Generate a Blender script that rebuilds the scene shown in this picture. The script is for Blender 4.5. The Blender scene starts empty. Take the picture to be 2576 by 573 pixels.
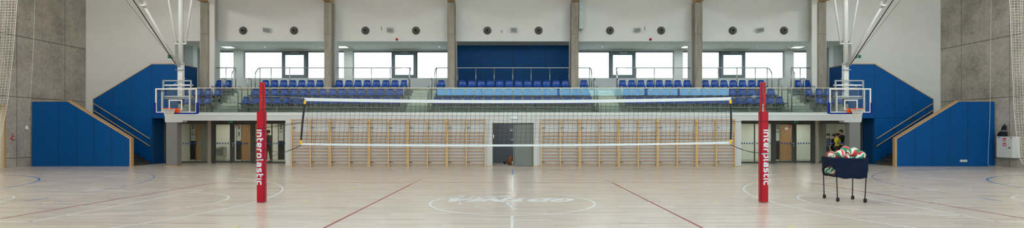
import bpy, bmesh, math, random
from math import sin, cos, pi, sqrt, atan2, radians
from mathutils import Vector, Matrix, Euler

random.seed(7)
SC = bpy.context.scene
COL = SC.collection
# ---------------------------------------------------------------- camera model of the hall (metres)
F, CX, CY, EYE = 1300.0, 1291.0, 334.6, 1.55      # focal length in pixels of the 2576x573 frame, principal point, eye height
K = 1.0333                                        # sports-line module of this hall

def wx(px, Y): return (px - CX) * Y / F           # world X seen at column px on the plane at distance Y
def wz(py, Y): return EYE - (py - CY) * Y / F     # world Z seen at row py on the plane at distance Y

# ---------------------------------------------------------------- mesh builder
class MB:
    def __init__(self):
        self.v, self.f, self.m, self.s = [], [], [], []
    def face(self, idx, m=0, s=False):
        self.f.append(tuple(idx)); self.m.append(m); self.s.append(s)
    def box(self, x0, x1, y0, y1, z0, z1, m=0):
        x0, x1 = sorted((x0, x1)); y0, y1 = sorted((y0, y1)); z0, z1 = sorted((z0, z1))
        b = len(self.v)
        self.v += [(x0,y0,z0),(x1,y0,z0),(x1,y1,z0),(x0,y1,z0),(x0,y0,z1),(x1,y0,z1),(x1,y1,z1),(x0,y1,z1)]
        for q in ((0,3,2,1),(4,5,6,7),(0,1,5,4),(1,2,6,5),(2,3,7,6),(3,0,4,7)):
            self.face([b+i for i in q], m)
        return self
    def prism(self, poly, a0, a1, axis='y', m=0):
        """extrude a 2D polygon along an axis; poly is (x,z) for y, (y,z) for x, (x,y) for z"""
        def P(p, a):
            return {'y': (p[0], a, p[1]), 'x': (a, p[0], p[1]), 'z': (p[0], p[1], a)}[axis]
        b, n = len(self.v), len(poly)
        self.v += [P(p, a0) for p in poly] + [P(p, a1) for p in poly]
        self.face(list(range(b, b+n)), m); self.face([b+n+i for i in range(n)][::-1], m)
        for i in range(n):
            j = (i+1) % n
            self.face((b+i, b+n+i, b+n+j, b+j), m)
        return self
    def tube(self, pts, r, n=8, m=0, closed=False, caps=True):
        pts = [Vector(p) for p in pts]; N = len(pts)
        rs = r if isinstance(r, (list, tuple)) else [r]*N
        b = len(self.v); prev = None
        for i, p in enumerate(pts):
            if closed: d = pts[(i+1) % N] - pts[i-1]
            else: d = pts[min(i+1, N-1)] - pts[max(i-1, 0)]
            if d.length < 1e-9: d = Vector((0,0,1))
            d.normalize()
            if prev is None:
                u = d.orthogonal().normalized()
                if abs(d.z) < .9: u = d.cross(Vector((0,0,1))).normalized()
            else:
                u = prev - d*prev.dot(d)
                u = u.normalized() if u.length > 1e-6 else d.orthogonal().normalized()
            prev = u; w = d.cross(u)
            for k in range(n):
                a = 2*pi*(k+.5)/n
                q = p + (u*cos(a) + w*sin(a))*rs[i]
                self.v.append(tuple(q))
        for i in range(N if closed else N-1):
            j = (i+1) % N
            for k in range(n):
                l = (k+1) % n
                self.face((b+i*n+k, b+i*n+l, b+j*n+l, b+j*n+k), m, n > 4)
        if caps and not closed:
            self.face([b+k for k in range(n)][::-1], m); self.face([b+(N-1)*n+k for k in range(n)], m)
        return self
    def lathe(self, prof, c, axis='z', n=20, m=0, smooth=True):
        """prof: list of (radius, height) along the axis from the point c"""
        b = len(self.v)
        for r, h in prof:
            for k in range(n):
                a = 2*pi*k/n; x, y = r*cos(a), r*sin(a)
                p = {'z': (x, y, h), 'y': (x, h, y), 'x': (h, x, y)}[axis]
                self.v.append((c[0]+p[0], c[1]+p[1], c[2]+p[2]))
        for i in range(len(prof)-1):
            for k in range(n):
                l = (k+1) % n
                self.face((b+i*n+k, b+i*n+l, b+(i+1)*n+l, b+(i+1)*n+k), m, smooth)
        if prof[0][0] > 1e-6: self.face([b+k for k in range(n)][::-1], m)
        if prof[-1][0] > 1e-6: self.face([b+(len(prof)-1)*n+k for k in range(n)], m)
        return self
    def ball(self, c, r, nu=16, nv=10, m=0, sc=(1,1,1)):
        prof = [(max(1e-7, r*sin(pi*i/nv)), -r*cos(pi*i/nv)) for i in range(nv+1)]
        b = len(self.v)
        self.lathe(prof, (0,0,0), 'z', nu, m)
        for i in range(b, len(self.v)):
            x, y, z = self.v[i]; self.v[i] = (c[0]+x*sc[0], c[1]+y*sc[1], c[2]+z*sc[2])
        return self
    def grid(self, fn, nu, nv, m=0, smooth=True):
        b = len(self.v)
        for j in range(nv+1):
            for i in range(nu+1): self.v.append(tuple(fn(i/nu, j/nv)))
        for j in range(nv):
            for i in range(nu):
                a = b + j*(nu+1) + i
                self.face((a, a+1, a+nu+2, a+nu+1), m, smooth)
        return self
    def add(self, verts, faces, m=0):
        b = len(self.v); self.v += [tuple(v) for v in verts]
        for f in faces: self.face([b+i for i in f], m)
        return self
    def mirror(self):
        self.v = [(-x, y, z) for x, y, z in self.v]
        self.f = [tuple(reversed(f)) for f in self.f]
        return self

LOC = {}
def link(name, mb, mats, parent=None, loc=(0,0,0), bevel=0, solid=0, segs=1, fixn=True):
    o0 = LOC.get(parent.name, (0,0,0)) if parent else loc
    me = bpy.data.meshes.new(name)
    me.from_pydata([(v[0]-o0[0], v[1]-o0[1], v[2]-o0[2]) for v in mb.v], [], mb.f)
    for mt in (mats if isinstance(mats, (list, tuple)) else [mats]): me.materials.append(mt)
    me.polygons.foreach_set('material_index', mb.m)
    me.polygons.foreach_set('use_smooth', mb.s)
    if fixn:
        bm = bmesh.new(); bm.from_mesh(me)
        bmesh.ops.recalc_face_normals(bm, faces=bm.faces); bm.to_mesh(me); bm.free()
    me.update()
    o = bpy.data.objects.new(name, me); COL.objects.link(o)
    if parent:
        o.parent = parent; LOC[o.name] = o0
    else:
        o.location = loc; LOC[o.name] = tuple(loc)
    if solid:
        md = o.modifiers.new('thickness', 'SOLIDIFY'); md.thickness = solid; md.offset = 0
    if bevel:
        md = o.modifiers.new('edges', 'BEVEL'); md.width = bevel; md.segments = segs; md.limit_method = 'ANGLE'
    return o
def tag(o, label=None, cat=None, group=None, kind=None):
    if label: o['label'] = label
    if cat: o['category'] = cat
    if group: o['group'] = group
    if kind: o['kind'] = kind
    return o
def thing(name, label, cat, loc=(0,0,0), group=None):
    o = bpy.data.objects.new(name, None); COL.objects.link(o); o.location = loc
    o.empty_display_size = .2
    LOC[o.name] = tuple(loc)
    return tag(o, label, cat, group)
def struct(name, mb, mats, parent=None, **kw):
    o = link(name, mb, mats, parent, **kw)
    if not parent: o['kind'] = 'structure'
    return o
def copy_tree(root, loc, label, group=None, keep=None):
    r = root.copy(); COL.objects.link(r); r.location = loc; r['label'] = label
    if group: r['group'] = group
    for ch in [c for c in ALLKIDS[root.name]]:
        c = ch.copy(); COL.objects.link(c); c.parent = r
    return r
ALLKIDS = {}

# ---------------------------------------------------------------- text as flat meshes
def text_mesh(body, size, shear=0.0, bold=0.0, spacing=1.0):
    cu = bpy.data.curves.new('lettering', 'FONT'); cu.body = body; cu.size = size
    cu.align_x = 'CENTER'; cu.align_y = 'CENTER'; cu.shear = shear; cu.offset = bold; cu.space_character = spacing
    cu.resolution_u = 3
    ob = bpy.data.objects.new('lettering', cu); COL.objects.link(ob)
    dg = bpy.context.evaluated_depsgraph_get()
    me = bpy.data.meshes.new_from_object(ob.evaluated_get(dg))
    vs = [tuple(v.co) for v in me.vertices]; fs = [tuple(p.vertices) for p in me.polygons]
    bpy.data.objects.remove(ob); bpy.data.curves.remove(cu); bpy.data.meshes.remove(me)
    return vs, fs
def text_wall(mb, body, size, x, y, z, m=0, **kw):
    """text standing upright, facing the court (towards -Y)"""
    vs, fs = text_mesh(body, size, **kw)
    return mb.add([(x+a, y, z+b) for a, b, _ in vs], fs, m)
def flat_poly(mb, pts, x, y, z, s=1.0, m=0):
    b = len(mb.v); mb.v += [(x+p[0]*s, y, z+p[1]*s) for p in pts]
    mb.face(range(b, b+len(pts)), m); return mb

# ---------------------------------------------------------------- materials
def mat(name, col, rough=.5, metal=0.0, var=.05, scale=4.0, bump=0.0, spec=.5, stretch=(1,1,1), emit=None, coat=0):
    mt = bpy.data.materials.new(name); mt.use_nodes = True
    nt = mt.node_tree; N = nt.nodes; L = nt.links
    b = N['Principled BSDF']
    tc = N.new('ShaderNodeTexCoord'); mp = N.new('ShaderNodeMapping'); mp.inputs['Scale'].default_value = stretch
    L.new(tc.outputs['Object'], mp.inputs['Vector'])
    nz = N.new('ShaderNodeTexNoise'); nz.inputs['Scale'].default_value = scale; nz.inputs['Detail'].default_value = 4
    L.new(mp.outputs['Vector'], nz.inputs['Vector'])
    cr = N.new('ShaderNodeValToRGB')
    lo = [min(1, c*(1-var*1.6)) for c in col]; hi = [min(1, c*(1+var*1.6)) for c in col]
    cr.color_ramp.elements[0].position = .25; cr.color_ramp.elements[1].position = .75
    cr.color_ramp.elements[0].color = (*lo, 1); cr.color_ramp.elements[1].color = (*hi, 1)
    L.new(nz.outputs['Fac'], cr.inputs['Fac']); L.new(cr.outputs['Color'], b.inputs['Base Color'])
    b.inputs['Roughness'].default_value = rough; b.inputs['Metallic'].default_value = metal
    b.inputs['Specular IOR Level'].default_value = spec
    if coat: b.inputs['Coat Weight'].default_value = coat
    if bump:
        bp = N.new('ShaderNodeBump'); bp.inputs['Strength'].default_value = bump; bp.inputs['Distance'].default_value = .01
        L.new(nz.outputs['Fac'], bp.inputs['Height']); L.new(bp.outputs['Normal'], b.inputs['Normal'])
    if emit:
        b.inputs['Emission Color'].default_value = (*emit[:3], 1); b.inputs['Emission Strength'].default_value = emit[3]
    return mt
def srgb(r, g, b):
    f = lambda c: (c/255/12.92) if c/255 <= .04045 else ((c/255+.055)/1.055)**2.4
    return (f(r), f(g), f(b))

def math_node(nt, op, a, b=None, c=None):
    n = nt.nodes.new('ShaderNodeMath'); n.operation = op
    for i, v in enumerate((a, b, c)):
        if v is None: continue
        if isinstance(v, (int, float)): n.inputs[i].default_value = v
        else: nt.links.new(v, n.inputs[i])
    return n.outputs[0]

def concrete(name, dark, light, joints=None, streak=(1,1,1), holes=False):
    mt = bpy.data.materials.new(name); mt.use_nodes = True
    nt = mt.node_tree; N = nt.nodes; L = nt.links; b = N['Principled BSDF']
    tc = N.new('ShaderNodeTexCoord'); mp = N.new('ShaderNodeMapping'); mp.inputs['Scale'].default_value = streak
    L.new(tc.outputs['Object'], mp.inputs['Vector'])
    n1 = N.new('ShaderNodeTexNoise'); n1.inputs['Scale'].default_value = .9; n1.inputs['Detail'].default_value = 8; n1.inputs['Roughness'].default_value = .65
    n2 = N.new('ShaderNodeTexNoise'); n2.inputs['Scale'].default_value = 9; n2.inputs['Detail'].default_value = 6
    L.new(mp.outputs['Vector'], n1.inputs['Vector']); L.new(mp.outputs['Vector'], n2.inputs['Vector'])
    s = math_node(nt, 'MULTIPLY_ADD', n2.outputs['Fac'], .35, math_node(nt, 'MULTIPLY', n1.outputs['Fac'], .75))
    cr = N.new('ShaderNodeValToRGB'); cr.color_ramp.elements[0].position = .36; cr.color_ramp.elements[1].position = .72
    cr.color_ramp.elements[0].color = (*dark, 1); cr.color_ramp.elements[1].color = (*light, 1)
    L.new(s, cr.inputs['Fac'])
    out = cr.outputs['Color']
    if joints:
        sx = N.new('ShaderNodeSeparateXYZ'); L.new(tc.outputs['Object'], sx.inputs[0])
        mask = None
        for ax, off, per, w, k in joints:
            d = math_node(nt, 'PINGPONG', math_node(nt, 'SUBTRACT', sx.outputs[ax], off), per/2)
            q = math_node(nt, 'MULTIPLY', math_node(nt, 'LESS_THAN', d, w), k)
            mask = q if mask is None else math_node(nt, 'MAXIMUM', mask, q)
        if holes:
            dy = math_node(nt, 'PINGPONG', math_node(nt, 'SUBTRACT', sx.outputs['Y'], 25.45), .632)
            dz = math_node(nt, 'PINGPONG', math_node(nt, 'SUBTRACT', sx.outputs['Z'], 3.75), .78)
            d2 = math_node(nt, 'ADD', math_node(nt, 'MULTIPLY', dy, dy), math_node(nt, 'MULTIPLY', dz, dz))
            mask = math_node(nt, 'MAXIMUM', mask, math_node(nt, 'MULTIPLY', math_node(nt, 'LESS_THAN', d2, .0011), .55))
        mx = N.new('ShaderNodeMix'); mx.data_type = 'RGBA'
        L.new(mask, mx.inputs['Factor']); L.new(out, mx.inputs['A']); mx.inputs['B'].default_value = (dark[0]*.35, dark[1]*.35, dark[2]*.35, 1)
        out = mx.outputs['Result']
    L.new(out, b.inputs['Base Color'])
    b.inputs['Roughness'].default_value = .75; b.inputs['Specular IOR Level'].default_value = .3
    bp = N.new('ShaderNodeBump'); bp.inputs['Strength'].default_value = .12; bp.inputs['Distance'].default_value = .02
    L.new(s, bp.inputs['Height']); L.new(bp.outputs['Normal'], b.inputs['Normal'])
    return mt

def parquet():
    mt = bpy.data.materials.new('hall_parquet'); mt.use_nodes = True
    nt = mt.node_tree; N = nt.nodes; L = nt.links; b = N['Principled BSDF']
    tc = N.new('ShaderNodeTexCoord')
    def brick(w, h, off, seed):
        br = N.new('ShaderNodeTexBrick')
        br.inputs['Scale'].default_value = 1; br.inputs['Brick Width'].default_value = w; br.inputs['Row Height'].default_value = h
        br.inputs['Mortar Size'].default_value = 0; br.offset = off; br.offset_frequency = 3
        br.inputs['Color1'].default_value = (0,0,0,1); br.inputs['Color2'].default_value = (1,1,1,1); br.inputs['Mortar'].default_value = (.5,.5,.5,1)
        mp = N.new('ShaderNodeMapping'); mp.inputs['Location'].default_value = seed
        L.new(tc.outputs['Object'], mp.inputs['Vector']); L.new(mp.outputs['Vector'], br.inputs['Vector'])
        return br.outputs['Color']
    b1 = brick(1.15, .062, .37, (40.3, 50.1, 0)); b2 = brick(2.3, .124, .61, (70.7, 80.4, 0))
    mp = N.new('ShaderNodeMapping'); mp.inputs['Scale'].default_value = (.7, 16, 1)
    L.new(tc.outputs['Object'], mp.inputs['Vector'])
    nz = N.new('ShaderNodeTexNoise'); nz.inputs['Scale'].default_value = 2.2; nz.inputs['Detail'].default_value = 5
    L.new(mp.outputs['Vector'], nz.inputs['Vector'])
    big = N.new('ShaderNodeTexNoise'); big.inputs['Scale'].default_value = .25; big.inputs['Detail'].default_value = 2
    L.new(tc.outputs['Object'], big.inputs['Vector'])
    s = math_node(nt, 'MULTIPLY_ADD', b1, .38, math_node(nt, 'MULTIPLY_ADD', b2, .17, math_node(nt, 'MULTIPLY', nz.outputs['Fac'], .45)))
    cr = N.new('ShaderNodeValToRGB'); e = cr.color_ramp.elements
    e[0].position = .12; e[0].color = (*FLOOR_D, 1); e[1].position = .92; e[1].color = (*FLOOR_L, 1)
    k = e.new(.45); k.color = (*FLOOR_M, 1)
    L.new(s, cr.inputs['Fac']); L.new(cr.outputs['Color'], b.inputs['Base Color'])
    r = math_node(nt, 'MULTIPLY_ADD', b1, .05, .22)
    L.new(r, b.inputs['Roughness']); b.inputs['Specular IOR Level'].default_value = .5
    bp = N.new('ShaderNodeBump'); bp.inputs['Strength'].default_value = .05; bp.inputs['Distance'].default_value = .004
    L.new(s, bp.inputs['Height']); L.new(bp.outputs['Normal'], b.inputs['Normal'])
    return mt
FLOOR_D, FLOOR_M, FLOOR_L = srgb(178,164,149), srgb(208,196,182), srgb(221,212,200)

def glass(name, tint=(.93,.97,.95), ior=1.5, rough=0.0, refl=1.0):
    mt = bpy.data.materials.new(name); mt.use_nodes = True
    nt = mt.node_tree; N = nt.nodes; L = nt.links
    N.remove(N['Principled BSDF']); out = N['Material Output']
    fr = N.new('ShaderNodeFresnel'); fr.inputs['IOR'].default_value = ior
    tr = N.new('ShaderNodeBsdfTransparent'); gl = N.new('ShaderNodeBsdfGlossy'); gl.inputs['Roughness'].default_value = rough
    nz = N.new('ShaderNodeTexNoise'); nz.inputs['Scale'].default_value = .5
    cr = N.new('ShaderNodeValToRGB'); cr.color_ramp.elements[0].color = (*[c*.99 for c in tint], 1); cr.color_ramp.elements[1].color = (*tint, 1)
    L.new(nz.outputs['Fac'], cr.inputs['Fac']); L.new(cr.outputs['Color'], tr.inputs['Color'])
    mx = N.new('ShaderNodeMixShader')
    L.new(math_node(nt, 'MULTIPLY', fr.outputs[0], refl), mx.inputs['Fac']); L.new(tr.outputs[0], mx.inputs[1]); L.new(gl.outputs[0], mx.inputs[2])
    L.new(mx.outputs[0], out.inputs['Surface'])
    return mt

M_WHITE = mat('white_plaster', srgb(231,228,221), .8, var=.015, scale=2, spec=.2)
M_WHITE_LOW = mat('dimmed_white_plaster', srgb(206,207,206), .8, var=.015, scale=2, spec=.2)  # white plaster greyed in colour to tone down excess light on the lower wall
M_WHITE_COOL = mat('white_paint', srgb(222,225,222), .75, var=.015, scale=2, spec=.2)
M_CEIL = mat('pale_soffit_board', srgb(218,224,210), .8, var=.03, scale=3, spec=.2)
M_CONC = concrete('cast_concrete', srgb(144,140,128), srgb(206,200,188), [('Y', 26.08, 2.53, .016, .7), ('Y', 24.82, 2.53, .010, .25), ('Z', 3.2, 2.78, .02, .75)], (1,1,1), True)
M_COLM = concrete('column_concrete', srgb(126,119,106), srgb(176,168,153), [('Z', 6.68, 9.0, .012, .55), ('Z', 7.9, 9.0, .008, .3)], (3,3,.35))
M_COLM2 = concrete('tribune_concrete', srgb(146,147,138), srgb(192,193,184), None, (.6,1.5,1.5))
M_STEP = concrete('step_concrete', srgb(184,188,174), srgb(220,224,210), None, (1,1,1))
M_DSTEP = mat('dark_stair_stone', srgb(70,70,70), .6, var=.08)
M_STEPTOP = mat('black_stair_tread', srgb(32,33,35), .5)
M_FLOOR = parquet()
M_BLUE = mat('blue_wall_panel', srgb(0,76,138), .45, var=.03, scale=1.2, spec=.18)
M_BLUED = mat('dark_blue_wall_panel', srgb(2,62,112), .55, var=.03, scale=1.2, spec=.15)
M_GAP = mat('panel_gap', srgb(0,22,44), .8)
M_OAK = mat('oak_edging', srgb(196,158,112), .5, var=.08, scale=6, stretch=(1,1,6))
M_PINE = mat('pine_bars', srgb(216,178,122), .45, var=.06, scale=5, stretch=(4,4,.6))
M_RUNG = mat('beech_rungs', srgb(186,138,92), .45, var=.10, scale=4, stretch=(.5,4,4))
M_GLULAM = mat('glued_timber', srgb(196,160,112), .55, var=.08, scale=3, stretch=(6,.4,2))
M_SEAT = mat('blue_seat_plastic', srgb(0,74,164), .26, var=.03, scale=3, spec=.4)
M_BLACK = mat('black_metal', srgb(22,22,24), .45)
M_RUBBER = mat('black_rubber', srgb(18,18,18), .7)
M_STEEL = mat('brushed_stainless', srgb(186,186,182), .28, metal=.85, var=.04, scale=8)
M_SILVER = mat('silver_aluminium', srgb(180,182,182), .4, metal=.6, var=.04)
M_GREYBEAM = mat('galvanised_steel', srgb(150,158,158), .5, metal=.3, var=.05)
M_WMET = mat('white_enamel', srgb(226,226,222), .35, var=.01, spec=.5)
M_LINE_W = mat('white_court_paint', srgb(228,232,232), .3, var=.02)
M_LINE_R = mat('red_court_paint', srgb(150,54,60), .3, var=.03)
M_LINE_B = mat('blue_court_paint', srgb(56,120,190), .3, var=.03)
M_LINE_Y = mat('yellow_court_paint', srgb(235,215,60), .3, var=.03)
M_RED = mat('red_vinyl', srgb(180,4,30), .38, var=.03, scale=6, spec=.35)
M_REDP = mat('red_lacquer', srgb(190,4,24), .3, var=.02)
M_DKBLUE = mat('navy_seam', srgb(30,28,80), .6)
M_LETTER = mat('pale_lettering', srgb(226,224,236), .5, var=.02)
M_GREYPAD = mat('grey_padding', srgb(124,122,120), .7, var=.02, scale=2)
M_DARKFR = mat('anthracite_frame', srgb(72,71,66), .45, var=.03)
M_WINFR = mat('grey_window_frame', srgb(112,124,128), .45, var=.03)
M_WOOD = mat('wood_veneer_door', srgb(168,128,86), .5, var=.10, scale=3, stretch=(6,1,.7))
M_CORR = mat('corridor_paint', srgb(226,226,212), .8, var=.015, spec=.2)
M_SIGNG = mat('grey_sign_plate', srgb(190,196,190), .5)
M_SIGNB = mat('black_sign_panel', srgb(26,27,28), .4)
M_PRINT = mat('black_print', srgb(18,18,20), .6)
M_WPRINT = mat('white_print', srgb(240,242,240), .6)
M_DOT = mat('blue_marking_film', srgb(20,78,150), .5)
M_GREEN = mat('green_sign', srgb(0,110,70), .5, emit=(0,.1,.05,.15))
M_REDSIGN = mat('red_sign', srgb(196,30,36), .5)
M_GLASS_BAL = glass('balustrade_glass', (.90,.955,.935), 1.52, refl=1.15)
M_GLASS_WIN = glass('window_glass', (.97,.985,.98), 1.45)
M_GLASS_DOOR = glass('partition_glass', (.90,.92,.90), 1.5, refl=.6)
M_GLASS_BOARD = glass('backboard_glass', (.965,.98,.985), 1.45, refl=.4)
M_DGREY = mat('dark_grey_door', srgb(112,116,112), .55, var=.02)
M_STORE = mat('storage_wall_paint', srgb(104,110,116), .8, var=.02)
M_NOZZLE = mat('anthracite_nozzle', srgb(96,92,84), .45, var=.03)
M_HOLE = mat('nozzle_bore', srgb(12,12,12), .8)
M_GRILLE = mat('grey_speaker_grille', srgb(150,150,148), .6)
M_NETK = mat('black_net_cord', srgb(34,36,36), .8)
M_NETW = mat('white_net_cord', srgb(224,220,208), .8)
M_TAPE = mat('white_net_tape', srgb(232,234,236), .7, var=.02)
M_YEL = mat('yellow_strap', srgb(244,184,20), .5)
M_STRAP = mat('black_strap', srgb(16,16,17), .6)
M_PADB = mat('blue_board_padding', srgb(0,34,124), .6, spec=.2)
M_ORANGE = mat('orange_rim', srgb(232,92,30), .35)
M_CABLE = mat('dark_cable', srgb(52,50,46), .6)
M_NAVY = mat('navy_polyester', srgb(18,30,54), .9, var=.08, scale=5, spec=.15)
M_LAMP = mat('lamp_diffuser', (.9,.9,.9), .6, emit=(1,.97,.92,3.0))
SKY, EXPO, CORR_W = 3.0, 0.0, 13
NEAR_SKY = (.75, 1.4, 1.7, 1)
HALL_W, END_K, HALL_C, SOFF_W, STORE_W = 195, 1.75, (.89, .955, 1.0), 7, 45
# ================================================================ dimensions of the hall
YF = 24.16            # face of the tribune / wall bars
YW = 27.35            # outer white wall
YI = 27.64            # inner upper wall above the tribune
YC = 26.80            # face of the concrete columns
YWIN = 30.5           # rear window wall
XS = 22.62            # side walls
ZS = 6.45             # tribune soffit
ZTOP = 10.2           # roof deck
YN = -4.6             # wall behind the camera
YG, YB = 26.7, 28.8      # glazed partition, corridor wall
ZB = 2.51             # front tribune floor
COLX = [-16.04, -9.62, -3.22, 3.20, 9.62, 16.04]

# ---------------------------------------------------------------- floor, side walls, roof, near wall
fl = struct('floor', MB().box(-XS-2.2, XS+2.2, YN-.3, 31.2, -.3, 0), M_FLOOR)

for s, nm in ((-1, 'wall_left'), (1, 'wall_right')):
    x0, x1 = s*XS, s*(XS+.35)
    w = MB()
    if s > 0: w.box(x0, x1, YN, YW+.3, 0, ZTOP)
    else: w.box(x0, x1, 23.05, YW+.3, 0, ZTOP).box(x0, x1, YN, 19.9, 0, ZTOP).box(x0, x1, 19.9, 23.05, 2.8, ZTOP)
    struct(nm, w, M_CONC)
    if s > 0: continue
    d = MB()                                                   # oak-lined niche in the side wall
    d.box(x0, s*(XS+1.2), 22.97, 23.05, 0, 2.8); d.box(x0, s*(XS+1.2), 19.9, 19.98, 0, 2.8); d.box(x0, s*(XS+1.2), 19.98, 22.97, 2.72, 2.8)
    struct('trim_1', d, M_OAK)
    struct('door_4', MB().box(s*(XS+.28), s*(XS+.36), 19.98, 22.80, 0, 2.72), M_DARKFR)

cl = MB().box(-XS-.4, XS+.4, YN-.3, YW+.3, ZTOP, ZTOP+.3)
struct('ceiling', cl, mat('timber_roof_deck', srgb(226,222,214), .7, var=.05, scale=2, stretch=(.4,4,1)))
for i, x in enumerate(COLX):
    struct('roof_beam', MB().box(x-.17, x+.17, YN, YC+.42, 8.36, 9.75), M_GLULAM)
# wall behind the camera, with the high window band that mirrors in the balustrade glass
w = MB()
w.box(-XS, XS, YN-.3, YN, 0, 5.35); w.box(-XS, XS, YN-.3, YN, 9.8, ZTOP)
w.box(-XS, -7.9, YN-.3, YN, 5.35, 9.8)
struct('wall_near', w, M_WHITE)
NW = [(-7.9, 4.6), (4.7, 13.6), (13.75, 17.0), (17.05, 22.3)]
for i, (a, b) in enumerate(NW):
    root = struct('window_%d' % (i+10), MB().box(a, b, YN-.25, YN-.05, 5.35, 5.41).box(a, b, YN-.25, YN-.05, 9.74, 9.8)
                  .box(a, a+.06, YN-.25, YN-.05, 5.41, 9.74).box(b-.06, b, YN-.25, YN-.05, 5.41, 9.74), M_WINFR)
    link('pane', MB().box(a+.06, b-.06, YN-.16, YN-.14, 5.41, 9.74), M_GLASS_WIN, root)
w2 = MB().box(4.6, 4.7, YN-.3, YN, 5.35, 9.8).box(13.6, 13.75, YN-.3, YN, 5.35, 9.8).box(17.0, 17.05, YN-.3, YN, 5.35, 9.8).box(22.3, XS, YN-.3, YN, 5.35, 9.8)
struct('wall_near_piers', w2, M_WHITE)

# ---------------------------------------------------------------- white rear walls
for s, nm in ((-1, 'wall_rear_left'), (1, 'wall_rear_right')):
    o0, o1 = 17.9, 16.58                                        # opening to the tribune hall
    w = MB()
    w.box(s*XS, s*18.3, YW, YW+.3, 0, ZTOP)
    w.box(s*o0, s*18.3, YW, YW+.3, 2.45, ZTOP); w.box(s*o0, s*o1, YW, YW+.3, 2.45, 3.98)
    w.box(s*o0, s*o1, YW, YW+.3, 6.42, ZTOP)
    w.prism([(s*o1, YW), (s*16.28, YW), (s*16.28, 26.9), (s*15.55, 26.9), (s*15.9, YI), (s*16.1, YI+.3), (s*o1, YI+.3)], 2.45, ZTOP, 'z')
    struct(nm, w, M_WHITE)
w = MB().box(-15.95, 15.95, YI, YI+.3, ZS, ZTOP)
struct('wall_upper', w, M_WHITE)
struct('trim_3', MB().box(-15.95, 15.95, YI-.015, YI, ZS, ZS+.055), M_WHITE_COOL)
sof = MB().box(-XS, XS, YI+.3, YWIN+.3, ZS, ZS+.15)
for s in (-1, 1): sof.box(s*XS, s*16.58, YW+.3, YI+.3, 6.42, 6.6)
struct('ceiling_tribune', sof, M_CEIL)
g = MB()                                                       # joints of the ceiling boards
x = -17.4
while x < 17.5:
    g.box(x-.006, x+.006, YI+.3, YWIN, ZS-.004, ZS); x += .62
for y in (28.55, 29.17, 29.8): g.box(-17.5, 17.5, y-.006, y+.006, ZS-.004, ZS)
link('board_joints', g, mat('ceiling_joint', srgb(196,202,188), .9), bpy.data.objects['ceiling_tribune'])

# rear window wall
ZL, ZH = wz(196, YWIN), wz(128, YWIN)
bays = [(-22.2, -20.35), (-17.6, wx(587,YWIN)), (wx(611,YWIN), wx(865,YWIN)), (wx(887,YWIN), wx(1141,YWIN)),
        (wx(1440,YWIN), wx(1696,YWIN)), (wx(1718,YWIN), wx(1975,YWIN)), (wx(1997,YWIN), 17.6), (20.35, 22.2)]  # outermost bays: unseen windows added to bring daylight into the side openings
w = MB().box(-XS, XS, YWIN, YWIN+.3, 0, ZL).box(-XS, XS, YWIN, YWIN+.3, ZH, ZS+.15)
ed = [-XS] + [v for b in bays for v in b] + [XS]
for i in range(0, len(ed), 2): w.box(ed[i], ed[i+1], YWIN, YWIN+.3, ZL, ZH)
struct('wall_back', w, M_WHITE_COOL)
sash = {2: (711, 773), 3: (987, 1048), 4: (1534, 1597), 5: (1811, 1873)}
for i, (a, b) in enumerate(bays):
    y0, y1 = YWIN+.2, YWIN+.27
    f = MB().box(a, b, y0, y1, ZH-.06, ZH).box(a, b, y0, y1, ZL, ZL+.015).box(a, a+.012, y0, y1, ZL, ZH).box(b-.012, b, y0, y1, ZL, ZH)
    cuts = [a+.03, b-.03]
    if i in sash:
        l, r = wx(sash[i][0], YWIN+.2), wx(sash[i][1], YWIN+.2)
        f.box(l-.05, l, y0, y1, ZL, ZH).box(r, r+.05, y0, y1, ZL, ZH)
    root = struct('window_%d' % (i+20), f, M_WINFR)
    if i in sash:
        sf = MB().box(l, r, YWIN+.1, YWIN+.22, ZL+.02, ZL+.2).box(l, r, YWIN+.1, YWIN+.22, ZH-.22, ZH-.02)
        sf.box(l, l+.17, YWIN+.1, YWIN+.22, ZL+.2, ZH-.22).box(r-.17, r, YWIN+.1, YWIN+.22, ZL+.2, ZH-.22)
        so = link('window_sash', sf, M_WINFR, root)
        link('window_closer', MB().box(l+.55, l+1.0, YWIN+.04, YWIN+.1, ZH-.13, ZH-.07), M_SILVER, so)
        link('pane', MB().box(l+.17, r-.17, YWIN+.15, YWIN+.16, ZL+.2, ZH-.22), M_GLASS_WIN, so)
        link('pane', MB().box(a+.012, l-.05, YWIN+.23, YWIN+.24, ZL+.03, ZH-.06), M_GLASS_WIN, root)
        link('pane', MB().box(r+.05, b-.012, YWIN+.23, YWIN+.24, ZL+.03, ZH-.06), M_GLASS_WIN, root)
    else:
        link('pane', MB().box(a+.012, b-.012, YWIN+.23, YWIN+.24, ZL+.03, ZH-.06), M_GLASS_WIN, root)
# blue box behind the central block, with its panel joints
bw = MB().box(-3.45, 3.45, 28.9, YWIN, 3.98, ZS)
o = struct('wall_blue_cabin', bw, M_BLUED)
link('panel_joints', MB().box(wx(1208.8,28.9)-.008, wx(1208.8,28.9)+.008, 28.895, 28.9, 3.98, ZS).box(-.03, -.014, 28.895, 28.9, 3.98, ZS)
     .box(wx(1372,28.9)-.008, wx(1372,28.9)+.008, 28.895, 28.9, 3.98, ZS), M_GAP, o)
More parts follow.
